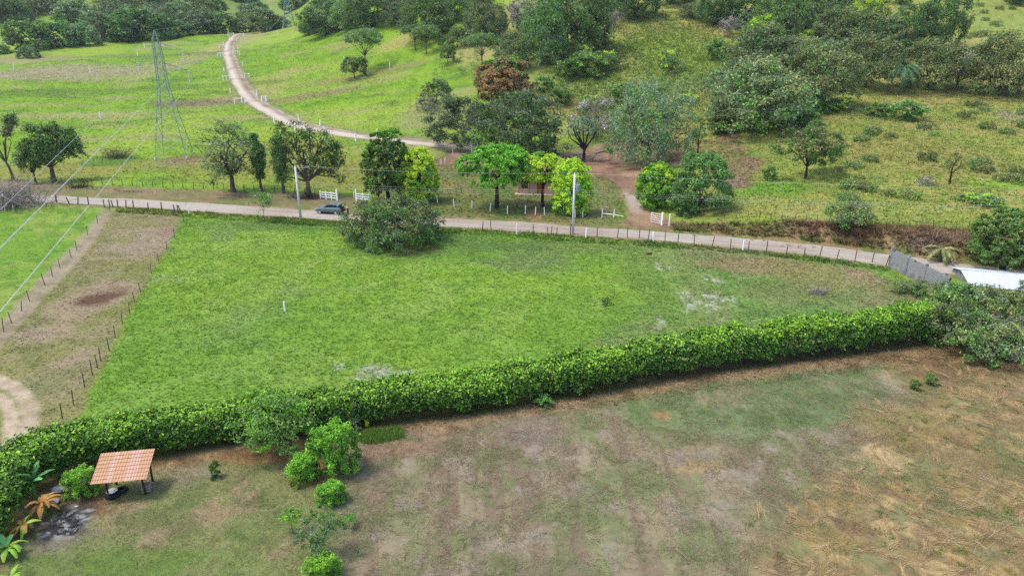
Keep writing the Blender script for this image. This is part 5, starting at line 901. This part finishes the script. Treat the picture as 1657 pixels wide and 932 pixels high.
# ------------------------------------------------------------------ scrub between hedge and white roof, garden shrubs
SCR = [('scrub', 1540, 512, 80, 48, 'green scrub bush at the right end of the block wall'), ('scrub', 1570, 520, 110, 58, 'tall grey-green scrub in front of the white metal roof'), ('scrub_dry', 1590, 512, 90, 40, 'half-dry scrub with bare twigs below the white metal roof'), ('scrub', 1630, 540, 100, 66, 'dark scrub below the right part of the white metal roof'),
       ('scrub', 1545, 560, 90, 70, 'dark scrub right against the hedge end'), ('scrub', 1590, 580, 96, 66, 'pale green scrub closest to the dry field at right'), ('scrub_dry', 1618, 572, 70, 58, 'brownish scrub beside the pale scrub by the dry field'), ('scrub', 1480, 474, 60, 18, 'low weedy bush at the foot of the block wall'), ('scrub', 1668, 520, 60, 60, 'leafy scrub at the right edge above the banana plant'), ('scrub', 1505, 530, 60, 34, 'scrub just behind the hedge end')]
for k, (kk, u, v, w, h, lab) in enumerate(SCR): P_(kk, 'scrub_bush', u, v, w, h, lab, 'shrub', None, rz=k * 1.3)
for kk, nm, u, v, w, h, lab, cat in [('lime_shrub', 'garden_shrub', 545, 762, 68, 92, 'tall round lime-tipped shrub in front of the hedge', 'shrub'), ('lime_shrub', 'garden_shrub', 492, 776, 44, 48, 'smaller lime shrub left of the tall round shrub', 'shrub'), ('lime_shrub', 'garden_shrub', 537, 812, 40, 38, 'small round yellow-green shrub below the tall round shrub', 'shrub'),
       ('lime_shrub', 'garden_shrub', 524, 940, 50, 52, 'lime shrub cut by the bottom edge of the view', 'shrub'), ('garden_tree', 'garden_tree', 452, 728, 104, 92, 'small spreading green tree in front of the hedge left of the lime shrubs', 'tree'), ('bare_sapling', 'bare_sapling', 526, 905, 78, 84, 'sparse young tree with pale bare stems among the lime shrubs', 'tree'), ('thin_sapling', 'thin_sapling', 474, 862, 34, 46, 'thin sapling alone on the lawn left of the bare-stemmed young tree', 'sapling'),
       ('lime_shrub', 'garden_shrub', 137, 800, 46, 52, 'dark green shrub at the left side of the tiled shelter', 'shrub'), ('shrub', 'shrub', 349, 772, 18, 26, 'small weed bush alone on the lawn right of the tiled shelter', 'shrub'), ('shrub', 'shrub', 101, 772, 16, 16, 'tiny bush under the hedge left of the tiled shelter', 'shrub'), ('shrub', 'shrub', 880, 656, 30, 16, 'leafy sprout at the foot of the hedge in the middle of the view', 'shrub'), ('shrub_pale', 'shrub', 577, 690, 40, 44, 'grey-green bush against the hedge right of the tall round shrub', 'shrub'),
       ('shrub', 'weed_clump', 1506, 622, 20, 16, 'blue-green weed clump on the dry field at upper right, the farther of two', 'weed clump'), ('shrub', 'weed_clump', 1480, 630, 18, 15, 'blue-green weed clump on the dry field at upper right, the nearer of two', 'weed clump'), ('shrub_pale', 'weed_clump', 980, 494, 14, 14, 'pale weed clump in the right half of the green field', 'weed clump'), ('thin_sapling', 'thin_sapling', 566, 852, 20, 24, 'yellowish sprout right of the bare-stemmed young tree', 'sapling')]: P_(kk, nm, u, v, w, h, lab, cat)
p = scatter(np.array([G0(*q) for q in [(582, 706), (600, 698), (650, 694), (652, 708), (610, 718), (584, 718)]]), 900, .1)
tuf = tufts('weed_patch', p[:, 0], p[:, 1], .38, .05, 3, .25, M_grass, 1.0, .25, tint=(A(124, 168, 66), .9)); del tuf['kind']; tag(tuf, 'long low patch of upright green weeds before the hedge, right of the lime shrubs', 'weed patch')
# palms, papaya
def frond_crown(n, L, droop, w, mat, seed, up0=.9, nl=16):
    r = np.random.default_rng(seed); Vs = []; Fs = []; o = 0
    for i in range(n):
        az = 2.4 * i + r.normal(0, .2); el = up0 - 1.25 * (i / n) + r.normal(0, .1)
        for k in range(nl):
            q = (k + 1) / nl; a = el - droop * q; x = L * q * math.cos(el - droop * q * .5); z = L * q * math.sin(el - droop * q * .6); c = np.array([math.cos(az) * x, math.sin(az) * x, z]); side = np.array([-math.sin(az), math.cos(az), 0]); fw = np.array([math.cos(az) * math.cos(a), math.sin(az) * math.cos(a), math.sin(a)])
            for s in (-1, 1):
                ll = w * (math.sin(math.pi * min(.98, q * .9 + .08)) * .8 + .2); e = c + side * s * ll * .8 + fw * ll * .6 - np.array([0, 0, ll * .45]); t_ = fw * .09
                Vs += [c - t_, c + t_, e + t_ * .3, e - t_ * .3]; Fs.append((o, o + 1, o + 2, o + 3)); o += 4
    return np.array(Vs), np.array(Fs)
def palm(u, v, w, h, label, cat='palm tree', n=18, droop=1.7, name='palm_tree', mat=None):
    p = G(u, v); s = ppm(p); Wm, Hm = w / s, h / s; t = thing(name, label, cat, tuple(p)); th = max(.6, Hm - Wm * .42); b = MB(); b.tube([(0, 0, -.3), (.1, 0, th * .5), (0, 0, th)], [.24, .18, .16], 8); link('trunk', b.mesh('trunk', BARK), t)
    V, F = frond_crown(n, Wm * .62, droop, Wm * .13, None, int(u)); link('crown', mesh_np('crown', V + (0, 0, th), F, mat or L_PALM), t)
palm(1455, 154, 50, 64, 'blue-green feather palm at the lower edge of the hillside wood', n=44); palm(1520, 424, 46, 40, 'papaya-like small palm on the bare bank behind the block wall', n=12, name='small_palm', mat=L_OLIVE)
# strap-leaved tree in the yard
p = G(945, 262); s = ppm(p); t = thing('strap_leaved_tree', 'forked dark-limbed tree with tufts of long blue-green leaves in the dirt yard', 'tree', tuple(p)); ends = [(-3.6, 0, 6.2), (-2.2, .6, 8), (-.6, -.6, 8.8), (.8, .7, 7.8), (2.4, -.2, 7.0), (-1.2, .8, 6.6), (.6, -1, 6.6), (-2.6, -.8, 7.2)]
b = MB(); b.tube([(0, 0, -.3), (-.1, 0, 1.4), (0, 0, 2.6)], [.42, .34, .3], 8)
for q, e in enumerate(ends): e = np.array(e); b.tube([(0, 0, 2.5), e * (.45, .45, .3) + (0, 0, 2.2), e * (.8, .8, .78), e], [.22, .17, .12, .08], 6)
link('trunk', b.mesh('trunk', BARKD), t); Vs = []; Fs = []; o = 0; r = np.random.default_rng(5)
for e in ends + [(-3, .4, 7.2), (-1.4, 0, 8.6), (1.4, .2, 8.4), (0, .6, 9)]:
    for k in range(40):
        d = unit(r.normal(size=3) + (0, 0, .5)); c = np.array(e) + d * .15; sd = unit(np.cross(d, (0, 0, 1))) * .075; m_ = c + d * .7; e2 = c + d * 1.25 - (0, 0, .4); Vs += [c - sd * .4, c + sd * .4, m_ + sd, m_ - sd, e2 + sd * .2, e2 - sd * .2]; Fs += [(o, o + 1, o + 2, o + 3), (o + 3, o + 2, o + 4, o + 5)]; o += 6
link('crown', mesh_np('crown', Vs, Fs, L_BLUE), t)
# banana plants: each big leaf a part
B_GREEN = leafmat('banana leaf', [S(70, 118, 66, .6), S(96, 142, 80, .6)], .3, .3, .5); B_YEL = leafmat('dry banana leaf', [S(206, 166, 92, .36), S(176, 130, 70, .34)], .3, .2, .7, .1); B_LIME = leafmat('lime banana leaf', [S(104, 142, 40, .5), S(140, 168, 60, .5)], .3, .3, .5)
def banana_leaf(L, w, mat, droop, seed):
    r = np.random.default_rng(seed); V = []; n = 9
    for i in range(n + 1):
        q = i / n; a = .95 - droop * q; x = L * q * .9; z = L * (q * .9 - droop * .55 * q * q); hw = w * (math.sin(math.pi * (q * .88 + .06)) ** .7) * (1 + r.normal(0, .1)) if i else .03
        V += [(x, -hw, z - hw * .25), (x, 0, z), (x, hw, z - hw * .25)]
    F = []
    for i in range(n): k = i * 3; F += [(k, k + 3, k + 4, k + 1), (k + 1, k + 4, k + 5, k + 2)]
    return mesh_np('leaf', V, F, mat)
def banana(u, v, n, L, mats, label, seed, droop=(.9, 1.5), hs=1.0):
    p = G(u, v); r = np.random.default_rng(seed); t = thing('banana_plant', label, 'banana plant', tuple(p)); b = MB(); b.tube([(0, 0, -.1), (.03, 0, hs * .6), (0, 0, hs)], [.13, .1, .07], 8); link('stalk', b.mesh('stalk', L_MID), t); ms = [banana_leaf(L, L * .12, m, r.uniform(*droop), seed + i) for i, m in enumerate(mats)]
    for i in range(n): link('leaf', ms[i % len(ms)], t, (0, 0, hs - .1 * r.random()), (r.normal(0, .3), r.uniform(-.5, .4), 2.4 * i + r.normal(0, .5)), (r.uniform(.5, 1.1),) * 3)
banana(58, 806, 9, 1.7, [B_GREEN, B_GREEN, B_GREEN], 'green banana plant by the hedge above the dry yellow ones', 1, (.8, 1.2), 1.2)
banana(72, 830, 20, 1.15, [B_YEL, B_YEL, B_YEL], 'dry yellow banana plant left of the ash patch, the larger one', 2, (1.5, 2.1), .7); banana(42, 862, 18, .95, [B_YEL, B_YEL, B_LIME], 'dry yellow banana plant lower left of the ash patch', 3, (1.5, 2.1), .5)
banana(15, 900, 24, 1.15, [B_LIME, B_GREEN, B_LIME], 'lime green strap-leaved plant in the bottom left corner', 4, (1.0, 1.5), .6); banana(22, 950, 16, .9, [B_LIME, B_LIME], 'lime green plant cut by the bottom left corner', 5, (1.0, 1.5), .5)
banana(1652, 592, 11, 2.6, [B_LIME, B_GREEN, B_LIME], 'banana plant with arching leaves at the right edge', 6, (.9, 1.4), 1.8)
# ------------------------------------------------------------------ tiled shelter and what is round it
TILE_O = plain('orange roof tile', S(222, 176, 138, .6), S(206, 156, 118, .58), .75, 4, .2); TILE_P = plain('pink roof tile', S(228, 184, 160, .6), S(212, 164, 138, .6), .75, 4, .2)
fl, fr = G(176, 806), G(236, 800); d = fr - fl; rz = math.atan2(d[1], d[0]); t = thing('tiled_shelter', 'open shelter with a striped orange and pink tile roof on four wooden posts', 'shelter', tuple(fl), rz)
pm = MB(); pm.tube([(0, 0, -.2), (0, 0, .8), (.02, 0, 1.52)], [.07, .06, .055], 7); pf = pm.mesh('post', BARKD); pm = MB(); pm.tube([(0, 0, -.2), (0, 0, 1), (.02, 0, 2.02)], [.07, .06, .055], 7); pr = pm.mesh('post', BARKD); Wp = math.hypot(d[0], d[1])
for x, m, y in ((0, pf, 0), (Wp, pf, 0), (0, pr, 1.35), (Wp, pr, 1.35)): link('post', m, t, (x, y, 0), (0, random.gauss(0, .03), 0))
b = MB(); b.tube([(-.5, 0, 1.5), (Wp + .38, 0, 1.5)], .05, 6); b.tube([(-.5, 1.35, 2.0), (Wp + .38, 1.35, 2.0)], .05, 6); [b.tube([(x, -.5, 1.36), (x, 1.5, 2.08)], .035, 5) for x in (-.4, .4, 1.2, 2.0, Wp + .3)]; link('rafters', b.mesh('rafters', BARKD), t)
x = -.56; X1 = Wp + .44; ws = np.array([.26, .12, .22, .23, .22]); ws = ws / ws.sum() * (X1 - x); rows = 8
for i, wv in enumerate(ws):
    nr_ = max(2, round(wv / .15)); V = []; F = []; nx = nr_ * 4 + 1
    for r_ in range(rows):
        for e in (0, 1):
            for k in range(nx):
                q = k / (nx - 1); y = -.55 + (r_ + e * 1.06) * 2.1 / rows; lift = .035 * abs(math.cos(math.pi * nr_ * q)) + (.028 if e == 0 else 0); V.append((x + q * (wv - .006), y, 1.40 + (y + .55) * .36 + lift))
        o = r_ * 2 * nx; F += [(o + k, o + k + 1, o + nx + k + 1, o + nx + k) for k in range(nx - 1)]
    mb = MB(); mb.add(V, F); sm_ = mb.mesh('roof_sheet', TILE_P if i in (1, 3) else TILE_O); link('roof_sheet', sm_, t); x += wv
# things under and beside it
RUB = plain('black rubber', (.022, .022, .024), (.012, .012, .013), .85, 8, .2)
def tyre(p, R_, w, label, rx=0):
    b = MB(); prof = [(R_ * .58, 0), (R_ * .92, 0), (R_, w * .2), (R_, w * .8), (R_ * .92, w), (R_ * .58, w), (R_ * .55, w * .8), (R_ * .55, w * .2)]; n = 20; V = []; F = []
    for r_, z in prof:
        for i in range(n): a_ = 2 * math.pi * i / n; V.append((r_ * math.cos(a_), r_ * math.sin(a_), z))
    m_ = len(prof)
    for j in range(m_):
        for i in range(n): F.append((j * n + i, j * n + (i + 1) % n, ((j + 1) % m_) * n + (i + 1) % n, ((j + 1) % m_) * n + i))
    b.add(V, F); return tag(link('tyre', b.mesh('tyre', RUB), None, tuple(p), (rx, 0, 0)), label, 'tyre')
q = G(183, 803); tyre(q, .42, .28, 'black tyre at the front left post of the shelter carrying a white pan'); b = MB(); b.lathe([(.12, 0), (.3, .1), (.31, .12), (.28, .11), (.1, .02)], (0, 0, 0), 16); tag(link('pan', b.mesh('pan', plain('grey white enamel', (.55, .55, .53))), None, tuple(q + np.array([0, 0, .29])), (0, 0, 0)), 'pale round pan resting on the black tyre under the shelter', 'pan')
q = G(197, 795); tyre(q, .36, .2, 'second black tyre deeper under the shelter roof')
q = G(238, 794); t = thing('crate', 'pale slatted crate beside the right front post of the shelter', 'crate', tuple(q), .3); cb = MB(); cb.box((0, 0, 0), (.5, .03, .12)); cm = cb.mesh('slat', BARKP); cb2 = MB(); cb2.box((0, 0, 0), (.03, .4, .12)); cm2 = cb2.mesh('slat', BARKP)
for k in range(3): [link('slat', cm, t, (0, sy * .2, .1 + k * .17)) for sy in (-1, 1)]; [link('slat', cm2, t, (sx * .235, 0, .1 + k * .17)) for sx in (-1, 1)]
SACKM = plain('white woven plastic', S(208, 212, 222, .6), S(176, 180, 192, .6), .7, 5, .2)
def lump(name, p, dims, mat, label, cat, seed, rz=0.0, n=1):
    r = np.random.default_rng(seed); V = []; F = []; a_, b_ = 10, 7; ph = r.random(6) * 6
    for j in range(b_):
        th = math.pi * j / (b_ - 1)
        for i in range(a_):
            f = 2 * math.pi * i / a_; k = 1 + .16 * math.sin(2 * f + ph[0]) * math.sin(th) + .12 * math.sin(3 * f + 2 * th + ph[1]) + r.normal(0, .05); V.append((dims[0] / 2 * k * math.sin(th) * math.cos(f), dims[1] / 2 * k * math.sin(th) * math.sin(f), dims[2] * (.45 + .5 * math.cos(th) * (1 + r.normal(0, .04)))))
    for j in range(b_ - 1):
        for i in range(a_): F.append((j * a_ + i, (j + 1) * a_ + i, (j + 1) * a_ + (i + 1) % a_, j * a_ + (i + 1) % a_))
    mb = MB(); mb.add(V, F); o = link(name, mb.mesh(name, mat), None, tuple(p), (0, 0, rz)); return tag(o, label, cat) if label else o
lump('sack', G(95, 796), (.75, .5, .4), SACKM, 'crumpled white sack by the banana plants, the farther of two', 'sack', 1, .4); lump('sack', G(88, 815), (.6, .55, .32), SACKM, 'crumpled grey-white sack by the banana plants, the nearer of two', 'sack', 2, 1.1)
lump('white_scrap', G(124, 820), (.25, .16, .1), SACKM, 'small white scrap on the soil above the ash patch', 'scrap', 3)
CHAR = plain('charred wood', (.02, .02, .022), (.045, .045, .045), .95, 6, .05)
r = np.random.default_rng(9); b = MB()
for k in range(70):
    a_ = r.random() * 6.28; q = G(105 + 30 * math.sqrt(r.random()) * math.cos(a_), 848 + 21 * math.sqrt(r.random()) * math.sin(a_)); l = r.uniform(.08, .4); f = r.random() * 3.1; b.tube([(q[0], q[1], .03), (q[0] + math.cos(f) * l, q[1] + math.sin(f) * l, .05 + .05 * r.random())], r.uniform(.008, .022), 5)
kind(link('charred_sticks', b.mesh('charred_sticks', CHAR), None), 'stuff')
# ------------------------------------------------------------------ dead wood
def brush(name, u, v, w, h, n, mat, label, seed, cat='dead branches', thick=.06, flat=.5):
    p = G(u, v); s = ppm(p); Wm, Hm = w / s, h / s; r = np.random.default_rng(seed); t = thing(name, label, cat, tuple(p))
    for part, cnt, th, k in (('branch', max(3, n // 9), thick, 1.0), ('twigs', n, thick * .35, .9)):
        b = MB()
        for i in range(cnt):
            a_ = r.random() * 6.28; l = Wm * .5 * r.uniform(.35, 1) * k; c = np.array([r.normal(0, Wm * .16), r.normal(0, Wm * .12), .05]); e = c + np.array([math.cos(a_) * l, math.sin(a_) * l * .7, r.random() * Hm]); m_ = (c + e) / 2 + r.normal(0, l * .1, 3) + (0, 0, Hm * .15); m_[2] = max(m_[2], .05); b.tube([c, m_, e], [th, th * .7, th * .25], 5 if part == 'branch' else 3, cap=False)
            for q in range(2): e2 = m_ + (e - m_) * r.random() + r.normal(0, l * .25, 3) * (1, 1, .6); e2[2] = max(e2[2], .04); b.tube([m_, e2], [th * .4, th * .12], 3, cap=False)
        if part == 'branch':
            link('branch', b.mesh('branch', mat), t)
        else: link('twigs', b.mesh('twigs', mat), t)
brush('fallen_dead_tree', 20, 335, 150, 46, 240, BARKP, 'tangle of pale dead branches at the left edge beside the road', 1, thick=.13); brush('brush_pile', 190, 256, 58, 20, 160, BARK, 'grey felled brush lying on the pasture left of the pylon', 2); brush('brush_pile', 125, 304, 50, 14, 90, BARKD, 'dark heap of cut branches under the plumed trees', 3)
brush('brush_pile', 1322, 476, 38, 14, 60, BARKP, 'small pile of dead sticks on the right part of the green field', 4, thick=.07); brush('brush_pile', 945, 260, 66, 14, 60, BARKP, 'scattered cut branches around the strap-leaved tree', 6, thick=.09); brush('brush_pile', 905, 103, 60, 16, 110, BARK, 'grey dry brush at the fallen trunk on the hill', 7, thick=.07); brush('brush_pile', 1625, 156, 56, 28, 110, BARK, 'grey dry brush under the dark olive tree near the right edge', 8, thick=.08); brush('brush_pile', 1575, 153, 40, 8, 40, BARKP, 'pale fallen branches in the grass left of the dry brush', 9)
brush('brush_pile', 500, 322, 60, 14, 90, BARKD, 'dark cut branches under the twisted tree', 10)
def log(u0, v0, u1, v1, r_, mat, label, lift=.15):
    a_, b_ = G(u0, v0), G(u1, v1); m_ = (a_ + b_) / 2; m_[2] = float(hgt(m_[0], m_[1])); mb = MB(); mb.tube([H(a_ - a_, lift), H(m_ - a_, lift + .08), H(b_ - a_, lift)], [r_, r_ * .85, r_ * .6], 8); mb.tube([H(m_ - a_, lift), H((m_ + b_) / 2 - a_, lift + .6) + (0, .3, 0)], [r_ * .4, r_ * .15], 5); return tag(link('fallen_log', mb.mesh('fallen_log', mat), None, tuple(a_)), label, 'log')
log(905, 111, 945, 96, .22, BARKD, 'dark fallen trunk lying across the foot of the wooded hill'); log(910, 254, 975, 253, .12, BARKP, 'long pale log lying across the yard behind the house'); log(927, 252, 948, 250, .3, BARKP, 'thick pale log left of the strap-leaved tree'); log(962, 249, 985, 244, .24, BARKP, 'pale log right of the strap-leaved tree'); log(700, 210, 714, 206, .3, BARKP, 'short pale log at the edge of the half-dead tree'); log(888, 247, 902, 244, .2, BARKP, 'pale log behind the house under the broad yard tree'); log(1330, 478, 1340, 466, .06, BARKP, 'pale stick standing out of the small stick pile')
STONE = plain('brown stone', S(128, 92, 76, .55), S(96, 66, 54, .55), .9, 5, .1); lump('stone', G(1050, 412), (.9, .5, .35), STONE, 'brown stone lying in the upper right of the green field', 'stone', 5)
lump('stone', G(938, 238), (1.2, .7, .3), plain('white stone', (.5, .49, .47)), 'white flat stone in the yard grass behind the strap-leaved tree', 'stone', 6)
# ------------------------------------------------------------------ parked car and the person behind it
CARP = plain('grey green car paint', S(122, 138, 138, .6), S(116, 132, 132, .6), .3, 2, .6, .2); CGLASS = plain('car glass', (.02, .026, .028), (.018, .022, .024), .06, 1, .6); CRIM = plain('silver wheel rim', (.5, .5, .5), (.4, .4, .4), .35, 3, .5, .6); CDARK = plain('dark car trim', (.02, .02, .02), (.015, .015, .015), .7, 4, .2); CRED = plain('red tail light', (.35, .02, .02), (.3, .02, .02), .3, 2, .5); CLAMP = plain('head lamp glass', (.6, .62, .64), (.5, .52, .54), .15, 2, .6)
ca, cb_ = G(517, 344.5), G(553, 346.5); d = cb_ - ca; rz = math.atan2(d[1], d[0]); mid = (ca + cb_) / 2; mid[2] = float(hgt(mid[0], mid[1])) + .05
car = thing('car', 'grey-green hatchback SUV parked on the road with its tailgate open', 'car', tuple(mid), rz)
ST = [(-2.15, .60, .42, .66), (-2.05, .76, .32, .86), (-1.7, .86, .26, .98), (-1.0, .90, .25, 1.04), (0, .91, .25, 1.06), (1.0, .91, .25, 1.08), (1.75, .88, .27, 1.08), (2.1, .80, .36, 1.02), (2.16, .72, .45, .92)]
def loft(st, top=None):
    V = []; F = []
    for x_, w_, z0, z1 in st: V += [(x_, -w_ * .92, z0), (x_, -w_, z0 + (z1 - z0) * .3), (x_, -w_ * .99, z0 + (z1 - z0) * .75), (x_, -w_ * .86, z1), (x_, w_ * .86, z1), (x_, w_ * .99, z0 + (z1 - z0) * .75), (x_, w_, z0 + (z1 - z0) * .3), (x_, w_ * .92, z0)]
    for i in range(len(st) - 1):
        for k in range(8): F.append((i * 8 + k, i * 8 + (k + 1) % 8, (i + 1) * 8 + (k + 1) % 8, (i + 1) * 8 + k))
    F.append(tuple(range(8))); F.append(tuple(range(len(V) - 8, len(V)))[::-1]); return V, F
b = MB(); b.add(*loft(ST)); b.add(*[*loft([(-.25 - .62, .72, 1.02, 1.06), (-.42, .70, 1.02, 1.36), (0, .68, 1.02, 1.56), (.5, .68, 1.02, 1.6), (1.2, .67, 1.02, 1.57), (1.72, .65, 1.02, 1.46)])]); link('body', b.mesh('body', CARP, False), car)
b = MB()
for sy in (-1, 1):                                              # side glass, proud of the cabin
    y = lambda z: sy * (.715 - .03 * (z - 1.1)); W4 = [[(-.55, 1.12), (.08, 1.12), (.08, 1.5), (-.2, 1.42)], [(.14, 1.12), (.85, 1.12), (.85, 1.52), (.14, 1.52)], [(.92, 1.13), (1.5, 1.16), (1.4, 1.46), (.92, 1.51)]]
    for q in W4: V = [(x_, y(z), z) for x_, z in q]; b.add(V, [(0, 1, 2, 3) if sy < 0 else (3, 2, 1, 0)])
link('side_window', b.mesh('side_window', CGLASS), car); b = MB(); b.add([(-.9, -.6, 1.075), (-.9, .6, 1.075), (-.16, .56, 1.535), (-.16, -.56, 1.535)], [(0, 1, 2, 3)]); b.v = [(x_ - .02, y_, z + .03) for x_, y_, z in b.v]; link('windscreen', b.mesh('windscreen', CGLASS), car)
tb = MB(); tb.lathe([(.2, -.1), (.31, -.1), (.34, -.06), (.34, .06), (.31, .1), (.2, .1)], (0, 0, 0), 18); tm = tb.mesh('tyre', RUB); rb = MB(); rb.lathe([(.05, -.11), (.22, -.105), (.23, -.09), (.23, .09), (.22, .105), (.05, .11)], (0, 0, 0), 14); rm = rb.mesh('rim', CRIM)
for x_ in (-1.35, 1.3):
    for sy in (-1, 1): w_ = link('wheel', tm, car, (x_, sy * .83, .3), (R(90), 0, 0)); link('rim', rm, w_)
b = MB(); b.box((2.13, 0, .82), (.06, 1.2, .62)); link('boot_opening', b.mesh('boot_opening', CDARK), car); b = MB(); b.box((2.19, 0, .5), (.1, 1.5, .22)); link('rear_bumper', b.mesh('rear_bumper', CDARK), car); b = MB(); b.box((-2.13, 0, .48), (.12, 1.3, .2)); b.box((0, -.915, .3), (2.2, .04, .12)); b.box((0, .915, .3), (2.2, .04, .12)); link('lower_trim', b.mesh('lower_trim', CDARK), car)
tg = MB(); tg.add([(1.7, -.62, 1.5), (1.7, .62, 1.5), (2.55, .6, 1.82), (2.55, -.6, 1.82), (1.72, -.62, 1.44), (1.72, .62, 1.44), (2.58, .6, 1.76), (2.58, -.6, 1.76)], [(0, 1, 2, 3), (7, 6, 5, 4), (0, 3, 7, 4), (1, 5, 6, 2), (3, 2, 6, 7)]); g_ = link('tailgate', tg.mesh('tailgate', CARP), car); gb = MB(); gb.add([(1.85, -.5, 1.565), (1.85, .5, 1.565), (2.4, .48, 1.772), (2.4, -.48, 1.772)], [(0, 1, 2, 3)]); link('rear_window', gb.mesh('rear_window', CGLASS), g_)
lm = MB(); lm.box((0, 0, 0), (.2, .3, .12)); hm = lm.mesh('headlight', CLAMP); lm = MB(); lm.box((0, 0, 0), (.08, .12, .3)); tm_ = lm.mesh('tail_light', CRED); mm_ = MB(); mm_.box((0, 0, 0), (.12, .18, .12)); mr_ = mm_.mesh('mirror', CARP)
for sy in (-1, 1): link('headlight', hm, car, (-2.02, sy * .58, .74), (0, 0, sy * .4)); link('tail_light', tm_, car, (2.1, sy * .77, .95)); link('mirror', mr_, car, (-.55, sy * .98, 1.12))
# person bending at the open tailgate: one skinned surface
SKIN = plain('skin', S(168, 118, 92, .6), S(150, 102, 78, .6), .6, 5, .2); SHIRT = plain('cream yellow shirt', S(240, 226, 186, .85), S(228, 210, 168, .85), .85, 6, .1); JEANS = plain('dark trousers', S(120, 78, 56, .5), S(92, 60, 46, .5), .85, 6, .1); HAIR = plain('black hair', (.012, .011, .011), (.02, .018, .017), .6, 9, .3)
def skinned(name, verts, edges, radii, mat, parent=None, root=0):
    me = bpy.data.meshes.new(name); me.from_pydata(verts, edges, []); me.materials.append(mat); o = link(name, me, parent); sm = o.modifiers.new('skin', 'SKIN'); sub = o.modifiers.new('sub', 'SUBSURF'); sub.levels = sub.render_levels = 1
    if not me.skin_vertices: bpy.context.view_layer.objects.active = o
    for i, r_ in enumerate(radii): me.skin_vertices[0].data[i].radius = r_ if isinstance(r_, tuple) else (r_, r_)
    me.skin_vertices[0].data[root].use_root = True; return o
pp = mid + np.array([math.cos(rz) * 2.95, math.sin(rz) * 2.95, -.05]); per = thing('person', 'person in a cream shirt bending into the open boot of the car', 'person', tuple(pp), rz)
# faces the car (-x); hips back, torso leaning, arms reaching into the boot
V = [(0, 0, .92), (-.08, 0, 1.06), (-.2, 0, 1.24), (-.28, 0, 1.36), (-.33, 0, 1.43), (-.37, 0, 1.5), (-.4, 0, 1.58), (.0, -.1, .86), (-.04, -.11, .48), (.03, -.11, .09), (-.12, -.12, .04), (.0, .1, .86), (-.01, .11, .48), (.09, .11, .09), (-.06, .12, .04), (-.27, -.19, 1.34), (-.42, -.23, 1.12), (-.64, -.2, 1.06), (-.72, -.19, 1.06), (-.27, .19, 1.34), (-.42, .23, 1.12), (-.64, .2, 1.06), (-.72, .19, 1.06)]
E = [(0, 1), (1, 2), (2, 3), (3, 4), (4, 5), (5, 6), (0, 7), (7, 8), (8, 9), (9, 10), (0, 11), (11, 12), (12, 13), (13, 14), (3, 15), (15, 16), (16, 17), (17, 18), (3, 19), (19, 20), (20, 21), (21, 22)]
Rd = [(.15, .12), (.14, .11), (.15, .12), (.15, .1), .06, .085, .09, .085, .065, .045, .04, .085, .065, .045, .04, .065, .05, .038, .032, .065, .05, .038, .032]
try:
    skinned('body', V, E, Rd, SKIN, per)
except Exception as ex:
    print('skin failed', ex)
b = MB(); prof = [(-.01, .155, .125, .9), (-.08, .16, .135, 1.06), (-.2, .175, .14, 1.22), (-.27, .19, .12, 1.35), (-.31, .1, .08, 1.41)]; V = []; F = []
for x_, ry, rx, z in prof:
    for i in range(12): a_ = 2 * math.pi * i / 12; V.append((x_ + rx * math.cos(a_), ry * 1.12 * math.sin(a_), z + .03 * math.cos(a_)))
for j in range(4):
    for i in range(12): F.append((j * 12 + i, j * 12 + (i + 1) % 12, (j + 1) * 12 + (i + 1) % 12, (j + 1) * 12 + i))
b.add(V, F); [b.tube([(-.27, sy * .19, 1.35), (-.35, sy * .22, 1.23), (-.4, sy * .23, 1.15)], [.085, .075, .07], 10) for sy in (-1, 1)]; link('shirt', b.mesh('shirt', SHIRT, True), per)
b = MB(); [b.tube([(0, sy * .08, .98), (0, sy * .1, .84), ((-.04, -.01)[sy > 0], sy * .11, .48), ((.03, .09)[sy > 0], sy * .11, .1)], [.12, .105, .078, .06], 10) for sy in (-1, 1)]; link('trousers', b.mesh('trousers', JEANS, True), per)
b = MB(); [b.add([(-.385 + .1 * math.cos(a_) * math.sin(th), .1 * math.sin(a_) * math.sin(th), 1.56 + .115 * math.cos(th)) for th in np.linspace(0.05, 1.7, 6) for a_ in np.linspace(0, 2 * math.pi, 12, endpoint=False)], [(j * 12 + i, (j + 1) * 12 + i, (j + 1) * 12 + (i + 1) % 12, j * 12 + (i + 1) % 12) for j in range(5) for i in range(12)])]; link('hair', b.mesh('hair', HAIR, True), per)
# ------------------------------------------------------------------ thin air between here and the far hills
hz_m = bpy.data.materials.new('thin haze'); hz_m.use_nodes = True; _n = hz_m.node_tree.nodes; _n.remove(_n['Principled BSDF'])
_v = _n.new('ShaderNodeVolumePrincipled'); _v.inputs['Color'].default_value = (.86, .92, 1, 1); _v.inputs['Density'].default_value = HAZE; _v.inputs['Anisotropy'].default_value = .2; hz_m.node_tree.links.new(_v.outputs[0], _n['Material Output'].inputs['Volume'])
_zt = float(max(gz.max() + 30, 60)); b = MB(); b.box((0, 0, (_zt - 4) / 2 - 2 + 2), (5300, 5300, _zt + 4)); kind(link('haze', b.mesh('haze', hz_m)), 'stuff'); hz_m.cycles.homogeneous_volume = True
